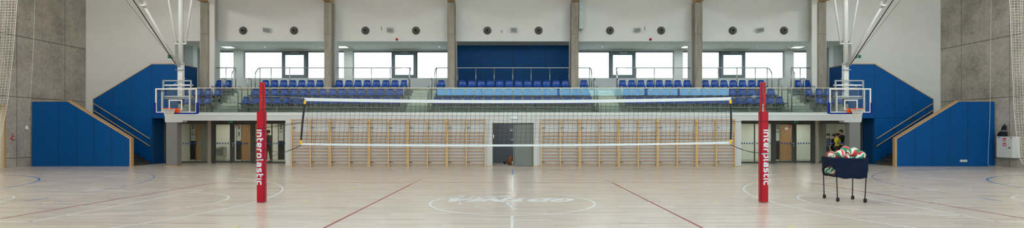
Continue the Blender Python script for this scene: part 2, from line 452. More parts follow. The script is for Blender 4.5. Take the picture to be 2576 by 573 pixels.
# piers and doors seen through the side openings
for s in (-1, 1):
    px0, px1 = (461, 479) if s < 0 else (2121, 2103)
    struct('pier', MB().box(s*18.6, s*18.08, 29.2, 29.6, 3.98, ZS), M_WHITE_COOL)
d = struct('door_5', MB().box(wx(2104,YWIN), wx(2122,YWIN), YWIN-.03, YWIN, 3.98, wz(128,YWIN)), M_DGREY)
link('door_frame', MB().box(wx(2101,YWIN), wx(2104,YWIN), YWIN-.06, YWIN, 3.98, wz(125,YWIN)).box(wx(2122,YWIN), wx(2125,YWIN), YWIN-.06, YWIN, 3.98, wz(125,YWIN))
     .box(wx(2104,YWIN), wx(2122,YWIN), YWIN-.06, YWIN, wz(128,YWIN), wz(125,YWIN)), M_WHITE_COOL, d)
# side walls of the tribune hall
for s, nm in ((-1, 'wall_tribune_left'), (1, 'wall_tribune_right')):
    struct(nm, MB().box(s*(XS-.2), s*XS, YW+.3, YWIN, 0, ZS), M_WHITE_COOL)

# ---------------------------------------------------------------- concrete columns with white backing piers
for i, x in enumerate(COLX):
    hw = .207 if abs(x) > 16 else .195
    o = struct('column', MB().box(x-hw, x+hw, YC, YC+.48, 0, 8.36), M_COLM, bevel=.025)
    struct('column_backing', MB().box(x-.195, x+.195, YC+.48, YI+.3, 2.45, ZS), M_WHITE_COOL)
    struct('beam_shoe', MB().box(x-.13, x+.13, YC+.05, YC+.4, 8.3, 8.42), M_GREYBEAM)

# ---------------------------------------------------------------- lower front wall with central storage door
ZLT = wz(303, YF)
XD0, XD1, ZD = wx(1240, YF), wx(1341, YF), wz(310, YF)
w = MB().box(-10.65, XD0, YF, YF+.3, 0, ZLT).box(XD1, 10.66, YF, YF+.3, 0, ZLT).box(XD0, XD1, YF, YF+.3, ZD, ZLT)
w.box(-16.28, 16.3, YF, YF+.3, ZLT, ZB-.13)
for s in (-1, 1):
    w.box(s*10.655, s*10.45, YF+.3, 28.8, 0, 2.2)               # cheek of the glazed recess
    w.box(s*16.28, s*15.47, YF, YF+.36, 2.055, ZLT)
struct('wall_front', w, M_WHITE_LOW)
struct('trim_4', MB().box(-10.65, XD0, YF-.012, YF, 0, .03).box(XD1, 10.66, YF-.012, YF, 0, .03), M_OAK)
# storage room
w = MB().box(-2.6, -2.5, YF+.3, 27.0, 0, 2.4).box(2.5, 2.6, YF+.3, 27.0, 0, 2.4).box(-2.6, 2.6, 27.0, 27.1, 0, 2.4).box(-2.6, 2.6, YF+.3, 27.1, 2.4, 2.45)
struct('wall_storage', w, M_STORE)
dr = struct('door_3', MB().box(wx(1291,YF+.1), XD1+.02, YF+.06, YF+.11, .02, ZD+.02), M_DGREY)
link('door_rail', MB().box(XD0, XD1, YF+.04, YF+.14, ZD-.02, ZD), M_DARKFR, dr)
link('door_stile', MB().box(wx(1293,YF+.1), wx(1294,YF+.1), YF+.05, YF+.06, .02, ZD), M_DARKFR, dr)
link('door_trim', MB().box(XD0-.03, XD0, YF-.01, YF+.3, 0, ZD+.03).box(XD1, XD1+.03, YF-.01, YF+.3, 0, ZD+.03).box(XD0-.03, XD1+.03, YF-.01, YF+.3, ZD, ZD+.03), mat('door_edge_angle', srgb(150,140,122), .6), dr)

# tribune front strip, soffit of recess
o = struct('tribune_edge', MB().box(-16.28, 16.3, YF-.02, YF+.3, ZB-.13, ZB), M_WHITE_COOL)
b = MB(); x = -16.1
while x < 16.2:
    b.lathe([(.011, 0), (.011, -.008), (.0, -.011)], (x, YF-.02, ZB-.045), 'y', 6); x += .1515
link('edge_bolts', b, M_GREYBEAM, o)
for s in (-1, 1):
    struct('ceiling_recess', MB().box(s*10.655, s*16.27, YF+.3, 25.8, 2.2, 2.4).box(s*10.655, s*16.27, 25.8, 28.9, 2.2, 2.4).box(s*16.27, s*18.04, 25.95, 28.9, 2.3, 2.4).box(s*16.27, s*18.04, YG, YG+.1, 2.2, 2.3), M_WHITE)

# ---------------------------------------------------------------- concrete tribune (rows, aisle stairs)
X_END = 16.7
t = MB()
t.box(-16.27, 16.27, YF+.3, 25.75, 2.4, ZB)
AIS = [(-14.41, -13.2), (-5.24, -4.04), (4.01, 5.22), (13.24, 14.42)]
blocks = [(-X_END, -14.41), (-13.2, -5.24), (-4.04, 4.01), (5.22, 13.24), (14.42, X_END)]
for a, b in blocks:
    t.box(a, b, 25.75, 26.6, 2.4, 3.0); t.box(a, b, 26.6, 27.45, 2.4, 3.5)
t.box(-X_END, X_END, 27.45, YWIN, 3.6, 3.98)
for s in (-1, 1): t.box(s*X_END, s*XS, YW+.3, YWIN, 3.8, 3.98)
struct('grandstand_floor', t, M_COLM2, bevel=.01)
for a, b in AIS:
    t = MB()
    for n in range(1, 9):
        t.box(a, b, 24.75+.386*(n-1), 24.75+.386*n if n < 8 else 27.5, ZB+.18375*(n-1) - (.0 if n > 1 else 0), ZB+.18375*n)
    for n in range(2, 9): t.box(a, b, 24.75+.386*(n-1), 27.46, 2.45, ZB+.18375*(n-1))
    o = struct('concrete_stairs', t, M_STEP)
    e = MB()
    for n in range(1, 9):
        e.box(a+.01, b-.01, 24.745+.386*(n-1), 24.78+.386*(n-1), ZB+.18375*n-.022, ZB+.18375*n+.002)
    link('step_nosing', e, mat('step_edge', srgb(170,172,158), .7), o)

# ---------------------------------------------------------------- glazed recesses, corridors
def exit_sign(x, y, z, w, h, label, arrow=-1, lit=True):
    o = link('exit_sign', MB().box(x-w/2, x+w/2, y-.03, y, z-h/2, z+h/2), M_GREEN, loc=(x, y, z))
    tag(o, label, 'exit sign')
    p = MB(); yy = y-.032; k = arrow; dp = MB()
    flat_poly(p, [(-.42*k+.0*k,0.05),(-.42*k,-.05),(-.18*k,-.05),(-.18*k,.05)], x+k*w*.5, yy, z, w*.5)
    flat_poly(p, [(.0,.0),(-.2*k,.16),(-.2*k,-.16)], x+k*w*.46, yy, z, w*.5)
    flat_poly(dp, [(-.17,-.42),(.17,-.42),(.17,.42),(-.17,.42)], x-k*w*.22, yy, z, h*.92)
    link('arrow_symbol', p, M_WPRINT, o); link('door_symbol', dp, M_WPRINT, o)
    r = MB()
    cx = x-k*w*.22; q = h*.9
    r.ball((cx+.02*k*q, yy-.002, z+.26*q), .075*q, 8, 6, sc=(1,.1,1))
    for a, b in (((0,.18),(-.04*k,-.05)), ((0,.12),(.12*k,.02)), ((0,.12),(-.12*k,.06)), ((-.04*k,-.05),(.08*k,-.18)), ((.08*k,-.18),(.06*k,-.36)), ((-.04*k,-.05),(-.14*k,-.34))):
        r.tube([(cx+a[0]*q, yy-.002, z+a[1]*q), (cx+b[0]*q, yy-.002, z+b[1]*q)], .035*q, 4)
    link('running_figure', r, M_GREEN, o)
    return o

YG, YB = 26.7, 28.8
for s in (-1, 1):
    side = 'fountain side' if s < 0 else 'cart side'
    X = lambda v: s*v
    # corridor shell
    struct('wall_corridor', MB().box(X(10.45), X(18.6), YB, YB+.15, 0, 2.2), M_CORR)
    struct('wall_corridor_end', MB().box(X(18.3), X(18.6), YW+.3, YB, 0, 2.2).box(X(18.04), X(18.3), YG, YB, 0, 2.2), M_CORR)
    struct('baseboard_corridor', MB().box(X(10.45), X(18.6), YB-.02, YB, 0, .09), mat('corridor_skirting', srgb(196,194,180), .6))
    struct('ceiling_corridor', MB().box(X(10.66), X(18.6), YG+.06, YB, 2.195, 2.2), M_CORR)
    # frames: stile positions in |X|
    P = lambda px: abs(wx(px if s < 0 else 2582-px, YG))
    fr = MB()
    zt, zb = 2.2, 0.0
    ztr = wz(309, YG)
    fr.box(X(P(457)+.9), X(P(501)-.4), YG, YG+.06, ztr-.04, zt); fr.box(X(P(457)+.9), X(P(501)-.4), YG, YG+.06, zb, .10)   # pane by the padded pillar
    fr.box(X(P(640)), X(P(718)-.02), YG, YG+.06, ztr-.04, zt); fr.box(X(P(640)), X(P(718)-.02), YG, YG+.06, zb, .08)
    fr.box(X(P(682.3)), X(P(684.3)), YG, YG+.06, .08, ztr)
    fr.box(X(P(457)+.84), X(P(457)+.9), YG, YG+.06, zb, zt)
    root = struct('window_7' if s < 0 else 'window_8', fr, M_DARKFR)
    for a, b in ((P(457)+.84, P(501)-.4), (P(640), P(684.3)), (P(682.3), P(718)-.02)):
        link('pane', MB().box(X(a), X(b), YG+.025, YG+.035, .08, ztr), M_GLASS_DOOR, root)
    # double door unit
    d = MB()
    d.box(X(P(532)), X(P(541)), YG-.03, YG+.08, 0, zt); d.box(X(P(631)), X(P(641)), YG-.03, YG+.08, 0, zt)
    d.box(X(P(541)), X(P(631)), YG-.03, YG+.08, wz(312,YG), zt); d.box(X(P(579.5)), X(P(582.5)), YG-.03, YG+.08, 0, wz(312,YG))
    dd = struct('door_1' if s < 0 else 'door_2', d, M_DARKFR)
    for a, b in ((541, 579.5), (582.5, 631)):
        lf = MB(); w_ = .10 if a > 560 else .03
        wa, wb = (P(a)-.0, P(b)+.0)
        ia, ib = wa-(.14 if a > 560 else .02), wb+.02
        z0, z1 = wz(404.5, YG), wz(312, YG)
        lf.box(X(wa), X(ia), YG-.01, YG+.05, .02, z1); lf.box(X(ib), X(wb), YG-.01, YG+.05, .02, z1)
        lf.box(X(ia), X(ib), YG-.01, YG+.05, .02, z0); lf.box(X(ia), X(ib), YG-.01, YG+.05, z1-.02, z1)
        lo = link('door_leaf', lf, M_DARKFR, dd)
        link('pane', MB().box(X(ia), X(ib), YG+.015, YG+.025, z0, z1-.02), M_GLASS_DOOR, lo)
        if a > 560:
            hx = X(P(585.5)); hz = wz(360, YG)
            h = MB().tube([(hx, YG-.01, hz), (hx, YG-.07, hz), (hx-s*.16, YG-.07, hz)], .012, 8)
            h.box(hx-.02, hx+.02, YG-.018, YG-.01, hz-.04, hz+.04); h.box(hx-.02, hx+.02, YG-.018, YG-.01, hz-.16, hz-.08)
            link('door_handle', h, M_SILVER, lo)
    # blue marking squares on the panes
    m = MB()
    def dots(list_px):
        for p in list_px:
            px = p if s < 0 else 2582-p
            q = wx(px, YG); m.box(q-.036, q+.036, YG-.014, YG-.012, wz(360.3,YG)-.036, wz(360.3,YG)+.036)
    dots([461,468,474.5,481.5,488.5,495.5]); dots([547,553.5,560.5,567.5,574]); dots([595.5,602,609,616,622.5])
    dots([643.5,671,678,690,696.5,703,710,716])
    link('marking_squares', m, M_DOT, root)
    # grey padded pillar in front
    a, b = 16.24, 15.72
    struct('pillar', MB().box(X(a-.03), X(b+.03), YF+.03, YF+.33, 0, 2.05), M_WHITE)
    p = link('pillar_pad', MB().box(X(a), X(b), YF, YF+.35, .03, wz(308, YF)), M_GREYPAD, loc=(X((a+b)/2), YF+.17, 0), bevel=.015)
    tag(p, 'grey foam pad wrapped round the pillar under the tribune, %s' % side, 'pillar pad')
    struct('pillar_base', MB().box(X(a+.04), X(b-.06), YF-.03, YF+.36, 0, .03), M_OAK)
# ================================================================ corridor fittings seen through the glass
def sign_strip(px0, px1, texts, label, picto=None):
    Y = YB-.03
    x0, x1 = wx(px0, Y), wx(px1, Y); xm = (x0+x1)/2
    t = thing('sign_panel', label, 'sign', (xm, YB, 0))
    link('panel', MB().box(x0, x1, Y, YB, wz(401, Y), wz(311.5, Y)), M_SIGNB, t)
    g = x0+.04, x1-.04
    link('sign_plate', MB().box(g[0], g[1], Y-.012, Y, wz(354, Y), wz(313, Y)), M_SIGNG, t)
    for body, size, py in texts: link('sign_lettering', text_wall(MB(), body, size, xm, Y-.015, wz(py, Y), bold=size*.03), M_PRINT, t)
    m = MB()
    if picto == 'wheelchair':
        z = wz(336, Y); q = .11
        m.ball((xm-.02, Y-.015, z+.11), .02, 8, 6, sc=(1,.15,1))
        m.tube([(xm-.02, Y-.015, z+.08), (xm, Y-.015, z-.0), (xm+.06, Y-.015, z-.0), (xm+.09, Y-.015, z-.08)], .013, 4)
        m.tube([(xm-.0+.065*cos(a), Y-.015, z-.03+.065*sin(a)) for a in [radians(140+i*20) for i in range(11)]], .011, 4)
    if picto == 'man':
        z = wz(336, Y)
        m.ball((xm, Y-.015, z+.10), .024, 8, 6, sc=(1,.15,1))
        m.box(xm-.035, xm+.035, Y-.016, Y-.012, z-.03, z+.07); m.box(xm-.03, xm-.005, Y-.016, Y-.012, z-.14, z-.03); m.box(xm+.005, xm+.03, Y-.016, Y-.012, z-.14, z-.03)
    if picto: link('sign_symbol', m, M_PRINT, t)
    return t
sign_strip(478.3, 494, [('S', .30, 319.5)], 'black strip sign with S and wheelchair symbol beside the accessible toilet door', 'wheelchair')
sign_strip(594, 608.5, [('S', .30, 320)], 'black strip sign with S and male figure behind the glass door', 'man')
sign_strip(699.5, 715, [('S', .30, 320.5), ('217', .125, 331.5), ('room', .045, 337)][:2], 'black strip sign reading S 217 behind the glass pane')
sign_strip(1949, 1962.5, [('S', .30, 320.5), ('233', .125, 331.5)], 'black strip sign reading S 233 beside the wooden corridor door')

def wood_door(n, px0, px1, py0, hand, label=None):
    Y = YB-.05
    x0, x1 = wx(px0, Y), wx(px1, Y)
    d = struct('door_%d' % n, MB().box(x0, x1, Y, YB, .05, wz(py0, Y)), M_WOOD)
    hx = x0+.07 if hand < 0 else x1-.07
    hz = wz(360, Y)
    link('door_handle', MB().tube([(hx, Y, hz), (hx, Y-.05, hz), (hx-hand*.13, Y-.05, hz)], .012, 6).box(hx-.02, hx+.02, Y-.01, Y, hz-.16, hz+.04), M_STEEL, d)
    link('door_frame', MB().box(x0-.05, x0, Y-.01, YB, 0, wz(py0, Y)+.05).box(x1, x1+.05, Y-.01, YB, 0, wz(py0, Y)+.05).box(x0, x1, Y-.01, YB, wz(py0, Y), wz(py0, Y)+.05), mat('door_casing', srgb(150,112,74), .6), d)
    return d
wood_door(6, 494.8, 512, 314, -1); wood_door(7, 609.5, 631, 312, -1); wood_door(8, 1963.5, 1993, 313, 1); wood_door(9, 640.5, 652, 312, 1)
Y = YB-.055
o = link('notice', MB().box(wx(1974.5,Y), wx(1982,Y), Y-.006, Y, wz(326,Y), wz(320.5,Y)), M_WPRINT, loc=(wx(1978,Y), Y, wz(323,Y)))
tag(o, 'small white notice fixed on the wooden corridor door', 'notice')
link('notice_lines', MB().box(wx(1976,Y), wx(1980.5,Y), Y-.007, Y-.006, wz(322.6,Y), wz(322.2,Y)).box(wx(1976,Y), wx(1980.5,Y), Y-.007, Y-.006, wz(324.2,Y), wz(323.8,Y)), M_SIGNG, o)
def fire_sign(px, py, Y, w, h, label, name='fire_sign'):
    x, z = wx(px, Y), wz(py, Y)
    o = tag(link(name, MB().box(x-w/2, x+w/2, Y-.006, Y, z-h/2, z+h/2), M_REDSIGN, loc=(x, Y, z)), label, 'fire sign')
    m = MB(); y = Y-.008
    m.box(x-w*.36, x-w*.12, y, Y-.006, z-h*.3, z+h*.02); m.tube([(x-w*.3, y, z+h*.1), (x-w*.1, y, z+h*.34), (x+w*.1, y, z+h*.2)], w*.05, 4)
    link('hand_symbol', m, M_WPRINT, o)
    link('bottle_symbol', flat_poly(MB(), [(-.14,-.36),(.16,-.36),(.16,0),(.05,.2),(-.04,.2),(-.14,0)], x+w*.18, y, z, h), M_WPRINT, o)
    return o
fire_sign(1988, 317, YG-.0, .13, .17, 'red fire equipment sign on the glass leaf by the wooden door')
fire_sign(594.5, 316.5, YG-.0, .11, .15, 'red fire equipment sign on the glass door near the fountain')

exit_sign(wx(581,YG-.04), YG-.04, wz(306.3,YG), .22, .125, 'green exit sign over the glass double door, fountain side', -1)
exit_sign(wx(2002,YG-.04), YG-.04, wz(306.3,YG), .24, .125, 'green exit sign over the glass double door, cart side', 1)
exit_sign(wx(429.5,YW), YW, wz(142.5,YW), .29, .16, 'green exit sign on white wall above the fountain side staircase', -1)
exit_sign(wx(2159,YW), YW, wz(142,YW), .26, .15, 'green exit sign on white wall above the cart side staircase', 1)
Y = YF
o = tag(link('exit_light', MB().box(wx(1285,Y), wx(1302,Y), Y-.05, Y+.01, wz(299.5,Y), wz(291.5,Y)), mat('pale_light_box', srgb(214,226,224), .4), loc=(wx(1293,Y), Y, wz(296,Y)), bevel=.008),
    'unlit pale emergency light box above the storage door', 'emergency light')
link('diffuser_lip', MB().box(wx(1286,Y), wx(1301,Y), Y-.055, Y-.05, wz(299,Y), wz(297.5,Y)), M_WHITE_COOL, o)

# drinking fountain
Y0 = YB
x0, x1 = wx(541.5, Y0-.3), wx(563, Y0-.3)
t = thing('drinking_fountain', 'stainless steel drinking fountain on the corridor wall behind glass', 'drinking fountain', ((x0+x1)/2, Y0, .6))
zt, zb_ = wz(371.5, Y0-.2), wz(390.5, Y0-.2)
link('basin', MB().prism([(x0, zt-.03), (x0+.01, zt-.05), (x0+.09, zb_), (x1-.02, zb_), (x1, zt-.05), (x1, zt)], Y0-.34, Y0-.02).box(x0, x1, Y0-.36, Y0-.33, zt-.06, zt-.03), M_STEEL, t, bevel=.01)
link('back_plate', MB().box(x0+.02, wx(570, Y0), Y0-.03, Y0, zb_+.02, zt+.03), M_STEEL, t)
link('spout', MB().tube([(x0+.34, Y0-.1, zt-.03), (x0+.34, Y0-.1, zt+.07), (x0+.34, Y0-.18, zt+.08)], .014, 8), M_STEEL, t)
link('bowl', MB().lathe([(.02, 0), (.09, .02), (.1, .06)], (x0+.14, Y0-.2, zt-.05), 'z', 14), M_STEEL, t)
link('push_button', MB().lathe([(.03,0),(.03,-.02),(0,-.025)], (x1-.1, Y0-.34, zt-.16), 'y', 10), M_GREYBEAM, t)

# storage room contents
t = thing('storage_fill_lamp', 'added unseen fill lamp under the storage room ceiling', 'ceiling light', (0, 25.4, 2.4))  # unseen lamp added to brighten the dark storage room
link('fill_lamp_base', MB().lathe([(.14,0),(.14,-.03)], (0, 25.4, 2.4), 'z', 20), M_WMET, t)
link('fill_lamp_shade', MB().lathe([(.13,-.03),(.12,-.06),(.06,-.085),(0,-.09)], (0, 25.4, 2.4), 'z', 20), M_LAMP, t)
_l = bpy.data.lights.new('storage_fill_light', 'POINT'); _l.energy = STORE_W; _l.shadow_soft_size = .1
_o = bpy.data.objects.new('storage_fill_light', _l); COL.objects.link(_o); _o.location = (0, 25.4, 2.2)
t = thing('ball_bag', 'orange mesh ball bag slumped on the storage room floor', 'bag', (wx(1285,25.2), 25.2, 0))
x = wx(1285, 25.2)
def bagf(u, v):
    a = u*2*pi; r = .25*(sin(pi*min(.999, .12+v*.88))**.6)*(1+.10*sin(3*a+v*4))*(1-.35*v)
    return (x+r*cos(a)+.05*v, 25.2+r*sin(a), .03+.42*v)
link('sack', MB().grid(bagf, 20, 10), mat('orange_bag_cloth', srgb(132,74,26), .75, var=.15, scale=9), t)
link('drawstring', MB().tube([(x+.05, 25.15, .44), (x+.08, 25.05, .38), (x+.04, 24.98, .28)], .012, 5), M_BLACK, t)
o = tag(link('ball', MB().ball((x+.13, 24.92, .095), .095, 16, 10), M_WMET, loc=(x+.13, 24.92, 0)), 'white ball on the floor beside the orange bag in the storage room', 'ball')
link('ball_stripe', MB().lathe([(.097, -.012), (.0975, 0), (.097, .012)], (x+.13, 24.92, .095), 'z', 20), M_BLACK, o)
o = tag(link('dumbbell', MB().ball((wx(1269.5,26.0), 26.0, .07), .07, 12, 8).tube([(wx(1269.5,26), 26.0, .07), (wx(1269.5,26)+.16, 26.05, .06)], .016, 6).ball((wx(1269.5,26)+.18, 26.05, .06), .06, 12, 8), M_BLACK, loc=(wx(1269.5,26), 26.0, 0)), 'small black weight on the storage room floor, left of the orange bag', 'weight')
for py, w_, c1, lab in ((325.5, .13, M_WPRINT, 'upper white notice on the storage room wall beside the sliding door'), (349.5, .1, M_WPRINT, 'lower white and brown notice on the storage room wall beside the sliding door')):
    Y = 26.98; xx = wx(1286.5 if py < 340 else 1287.5, Y)
    o = tag(link('notice', MB().box(xx-w_/2, xx+w_/2, Y-.01, Y+.02, wz(py+3.2,Y), wz(py-3.2,Y)), c1, loc=(xx, Y, wz(py,Y))), lab, 'notice')
    link('notice_band', MB().box(xx-w_*.45, xx+w_*.45, Y-.013, Y-.01, wz(py+.5,Y), wz(py-2.6,Y)), mat('notice_print', srgb(70,52,58), .6), o)
o = tag(link('light_switch', MB().box(wx(1241,YF)-.01, wx(1241,YF)+.03, YF-.012, YF, wz(347,YF), wz(338.5,YF)), M_WPRINT, loc=(wx(1241,YF), YF, 1.3)), 'narrow white switch plate on the storage door jamb', 'switch')
link('rocker', MB().box(wx(1241,YF), wx(1241,YF)+.02, YF-.018, YF-.012, wz(344,YF), wz(341,YF)), M_SIGNG, o)

# ================================================================ blue staircases at both ends
def staircase(s):
    side = 'fountain' if s < 0 else 'cart'
    t = thing('staircase', 'blue panelled staircase with oak edging at the %s end of the hall' % side, 'staircase', (s*20.0, YF, 0))
    def put(name, mb, m, parent=t, **kw):
        if s > 0: mb.mirror()
        return link(name, mb, m, parent, **kw)
    # front parapet
    xa, xb, xc = -22.5, -20.83, -17.93
    zt, zl = wz(255, YF), wz(350.5, YF)
    pa = put('front_parapet', MB().prism([(xa, 0), (xc, 0), (xc, zl), (xb, zt), (xa, zt)], YF, YF+.14), M_BLUE)
    g = MB()
    for px in (147.5, 192.5, 236.5, 280.5):
        x = wx(px, YF); zz = zt if x < xb else zt+(x-xb)*(zl-zt)/(xc-xb)
        g.box(x-.007, x+.007, YF-.003, YF, .0, zz-.02)
    put('panel_gaps', g, M_GAP, pa)
    c = MB(); e = .045
    def cap(mb, p, q, y0, y1, th):
        d = (q[0]-p[0], q[1]-p[1]); l = sqrt(d[0]**2+d[1]**2); n = (-d[1]/l*th, d[0]/l*th)
        if n[1] < 0: n = (-n[0], -n[1])
        mb.prism([p, q, (q[0]+n[0], q[1]+n[1]), (p[0]+n[0], p[1]+n[1])], y0, y1)
    cap(c, (xa, zt), (xb+.01, zt), YF-.012, YF+.15, .035); cap(c, (xb, zt), (xc+.03, zl), YF-.012, YF+.15, .05)
    c.box(xc, xc+.085, YF-.013, YF+.151, 0, zl+.05)
    put('oak_capping', c, M_OAK)
    # second oak rail behind the parapet slope (inner handrail)
    c = MB().tube([(xb-.05, YF+.22, zt+.065), (xc+.0, YF+.22, zl+.055)], .024, 8)
    put('inner_handrail', c, M_OAK)
    # flight one
    st = MB(); tr = MB()
    YR = 25.8
    for n in range(11):
        x = -18.1-.29*n
        st.box(-21.35, x, YF+.14, YR, (.175*n), .175*(n+1)-.03)
        tr.box(x-.30, x+.015, YF+.14, YR, .175*(n+1)-.03, .175*(n+1))
    st.box(-22.55, -21.3, YF+.14, YW, 1.6, 1.925)
    put('lower_flight', st, M_DSTEP); put('stair_treads', tr, M_STEPTOP)
    st = MB()
    for n in range(11):
        x = -21.3+.29*n
        st.box(x, x+.31 if n < 10 else -17.9, YR+.14, YW, 1.925+.186*n-.2, 1.925+.186*(n+1))
    st.box(-17.95, -16.75, YR+.14, YC-.02, 3.7, 3.975)
    st.box(-17.95, -16.75, YC-.02, YW+.02, 3.82, 3.975)
    put('upper_flight', st, M_DSTEP)
    # rear parapet and wall
    x0, x1, x2 = -20.96, -18.04, -16.73
    zl0, zt1, zo = wz(250, YR), wz(161.5, YR), wz(297, YR)
    r = MB().prism([(x0, 0), (x1, 0), (x1, zo), (x2, zo), (x2, zt1), (x1, zt1), (x0, zl0)], YR, YR+.14)
    rp = put('rear_parapet', r, M_BLUE)
    g = MB()
    for px in (285, 331, 382):
        x = wx(px, YR); zz = zt1 if x > x1 else zt1+(x-x1)*(zl0-zt1)/(x0-x1)
        g.box(x-.007, x+.007, YR-.003, YR, 0 if px < 380 else zo, zz)
    g.box(x0, x1, YR-.003, YR, zo-.007, zo+.007)
    put('panel_gaps', g, M_GAP, rp)
    put('end_parapet', MB().box(x2-.14, x2, YR+.14, YC+.1, zo, zt1).box(x2-.14, x2, YC+.1, YW, 3.98, zt1), M_BLUE)
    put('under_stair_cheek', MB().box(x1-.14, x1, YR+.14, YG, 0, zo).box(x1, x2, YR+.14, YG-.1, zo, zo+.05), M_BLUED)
    c = MB()
    cap(c, (x0, zl0), (x1, zt1), YR-.012, YR+.152, .04); c.box(x1-.01, x2+.012, YR-.012, YR+.152, zt1, zt1+.04); c.box(x2-.15, x2+.012, YR+.152, YW, zt1, zt1+.04)
    c.box(x0-.04, x0, YR-.012, YR+.152, 1.9, zl0+.02)
    put('oak_capping', c, M_OAK)
    # double handrail on the rear wall
    hr = MB()
    ya = YR-.09
    A = [((236, 260.5), (377, 349)), ((236, 278), (377, 367.5))]
    for (a, b) in A:
        hr.tube([(wx(a[0], ya), ya, wz(a[1], ya)), (wx(b[0], ya), ya, wz(b[1], ya))], .026, 8)
    ho = put('wall_handrail', hr, mat('oak_handrail', srgb(190,160,122), .4, var=.06))
    for u in (.06, .36, .66, .985):
        bmb = MB()
        pa_ = [wx(236+141*u, ya), wz(260.5+88.5*u, ya)]; pb_ = [wx(236+141*u, ya), wz(278+89.5*u, ya)]
        bmb.tube([(pa_[0], ya, pa_[1]), (pa_[0], YR-.02, pa_[1]-.05), (pa_[0], YR-.02, pb_[1]-.14)], .017, 6)
        bmb.tube([(pb_[0], ya, pb_[1]), (pb_[0], YR-.02, pb_[1]-.06)], .014, 6)
        bmb.lathe([(.035, 0), (.035, -.012)], (pb_[0], YR, pb_[1]-.1), 'y', 10)
        put('rail_bracket', bmb, M_DARKFR, ho)
    return t
staircase(-1); staircase(1)
Y = YF
t = tag(link('socket_strip', MB().box(wx(2414.5,Y), wx(2432,Y), Y-.03, Y, wz(407,Y), wz(401.5,Y)), M_WMET, loc=(wx(2423,Y), Y, wz(404,Y)), bevel=.005), 'white socket strip low on the blue parapet, cart end', 'socket')
link('sockets', MB().lathe([(.028,0),(.028,-.006)], (wx(2418.5,Y), Y-.03, wz(404.2,Y)), 'y', 10).lathe([(.028,0),(.028,-.006)], (wx(2423,Y), Y-.03, wz(404.2,Y)), 'y', 10).lathe([(.028,0),(.028,-.006)], (wx(2427.5,Y), Y-.03, wz(404.2,Y)), 'y', 10), M_SIGNG, t)

# ================================================================ balustrade along the tribune edge
t = thing('glass_balustrade', 'long frameless glass balustrade with slim steel top rail along the tribune', 'balustrade', (0, YF, ZB))
z1 = wz(221, YF)
link('top_rail', MB().box(-16.25, 16.25, YF+.04, YF+.09, z1-.02, z1+.02), mat('pale_top_rail', srgb(206,192,176), .35, metal=.3), t)
NP = 22; W = 32.4/NP
for i in range(NP):
    a = -16.2+i*W
    link('glass_panel', MB().box(a+.006, a+W-.006, YF+.055, YF+.075, ZB-.06, z1-.02), M_GLASS_BAL, t)
link('base_channel', MB().box(-16.22, 16.22, YF+.03, YF+.10, ZB-.06, ZB+.02), M_GREYBEAM, t)

# ================================================================ seats
def seat_proto():
    t = thing('stadium_seat', 'seat', 'seat', (0,0,0))
    prof = [(-.035,.365,.125),(-.02,.385,.145),(.0,.36,.163),(-.01,.28,.175),(-.03,.17,.192),(-.06,.08,.212),(-.11,.03,.228),(-.19,.015,.236),(-.28,.022,.236),(-.36,.035,.232),(-.41,.03,.224),(-.425,.005,.216)]
    n = len(prof)-1; m = 8
    def fn(u, v):
        i = min(int(v*n+1e-6), n); y, z, w = prof[i]
        q = u*2-1
        back = max(0, min(1, (z-.05)/.2))
        yy = y - .045*back*q*q*(1 if i > 0 else .6); zz = z + (1-back)*.03*abs(q)**3 - (.02*abs(q)**4 if i < 2 else 0)
        return (q*w, yy, zz)
    o = link('seat_shell', MB().grid(fn, m, n), M_SEAT, t, fixn=False, solid=.014)
    o2 = link('handle_slot', MB().box(-.045, .045, -.03, .0, .315, .335), M_BLACK, t)
    br = []
    for x in (-.175, .175):
        br.append(link('seat_bracket', MB().box(x-.018, x+.018, -.33, -.02, -.012, .012).box(x-.015, x+.015, -.16, -.11, -.125, -.01), M_BLACK, t))
    ALLKIDS[t.name] = [o, o2] + br
    return t
proto = seat_proto(); first = True
ORD = ['first','second','third','fourth','fifth','sixth','seventh','eighth','ninth','tenth','eleventh','twelfth','thirteenth','fourteenth','fifteenth','sixteenth']
ROWS = {1: (25.55, 261.5), 2: (26.38, 240.5), 3: (27.24, 218.5)}
ROWN = {1: 'front', 2: 'middle', 3: 'back'}
BLK = {
 'fe': 'fountain-side end block', 'fl': 'fountain-side long block', 'ce': 'central block', 'cl': 'cart-side long block', 'ca': 'cart-side end block'}
def ser(a, b, n): return [a+(b-a)*i/(n-1) for i in range(n)]
SEATS = {
 (1,'fe'): [473, 498, 523], (2,'fe'): [478, 502, 526, 550], (3,'fe'): [553, 574.5],
 (1,'fl'): ser(620.5, 997, 16), (2,'fl'): ser(643.4, 1005.8, 16), (3,'fl'): ser(668.3, 805, 7)+ser(854, 1017, 8),
 (1,'ce'): ser(1101.5, 1479, 16), (2,'ce'): ser(1108.6, 1472.7, 16), (3,'ce'): [1110]+ser(1163.4, 1422, 12)+[1468.6],
 (1,'cl'): ser(1582.8, 1960, 16), (2,'cl'): ser(1576.5, 1939, 16), (3,'cl'): ser(1565.7, 1728, 8)+ser(1774, 1914, 7),
 (1,'ca'): [2061, 2085, 2110], (2,'ca'): [2034, 2058.5, 2082.5, 2106.5], (3,'ca'): [2007.5, 2029]}
def seat_label(i, n, row, blk):
    if blk in ('fe', 'fl', 'ce'):
        e, k = 'fountain', i
    else: e, k = 'cart', n-1-i
    return 'blue seat, %s from the %s side, %s row of the %s' % (ORD[k], e, ROWN[row], BLK[blk])
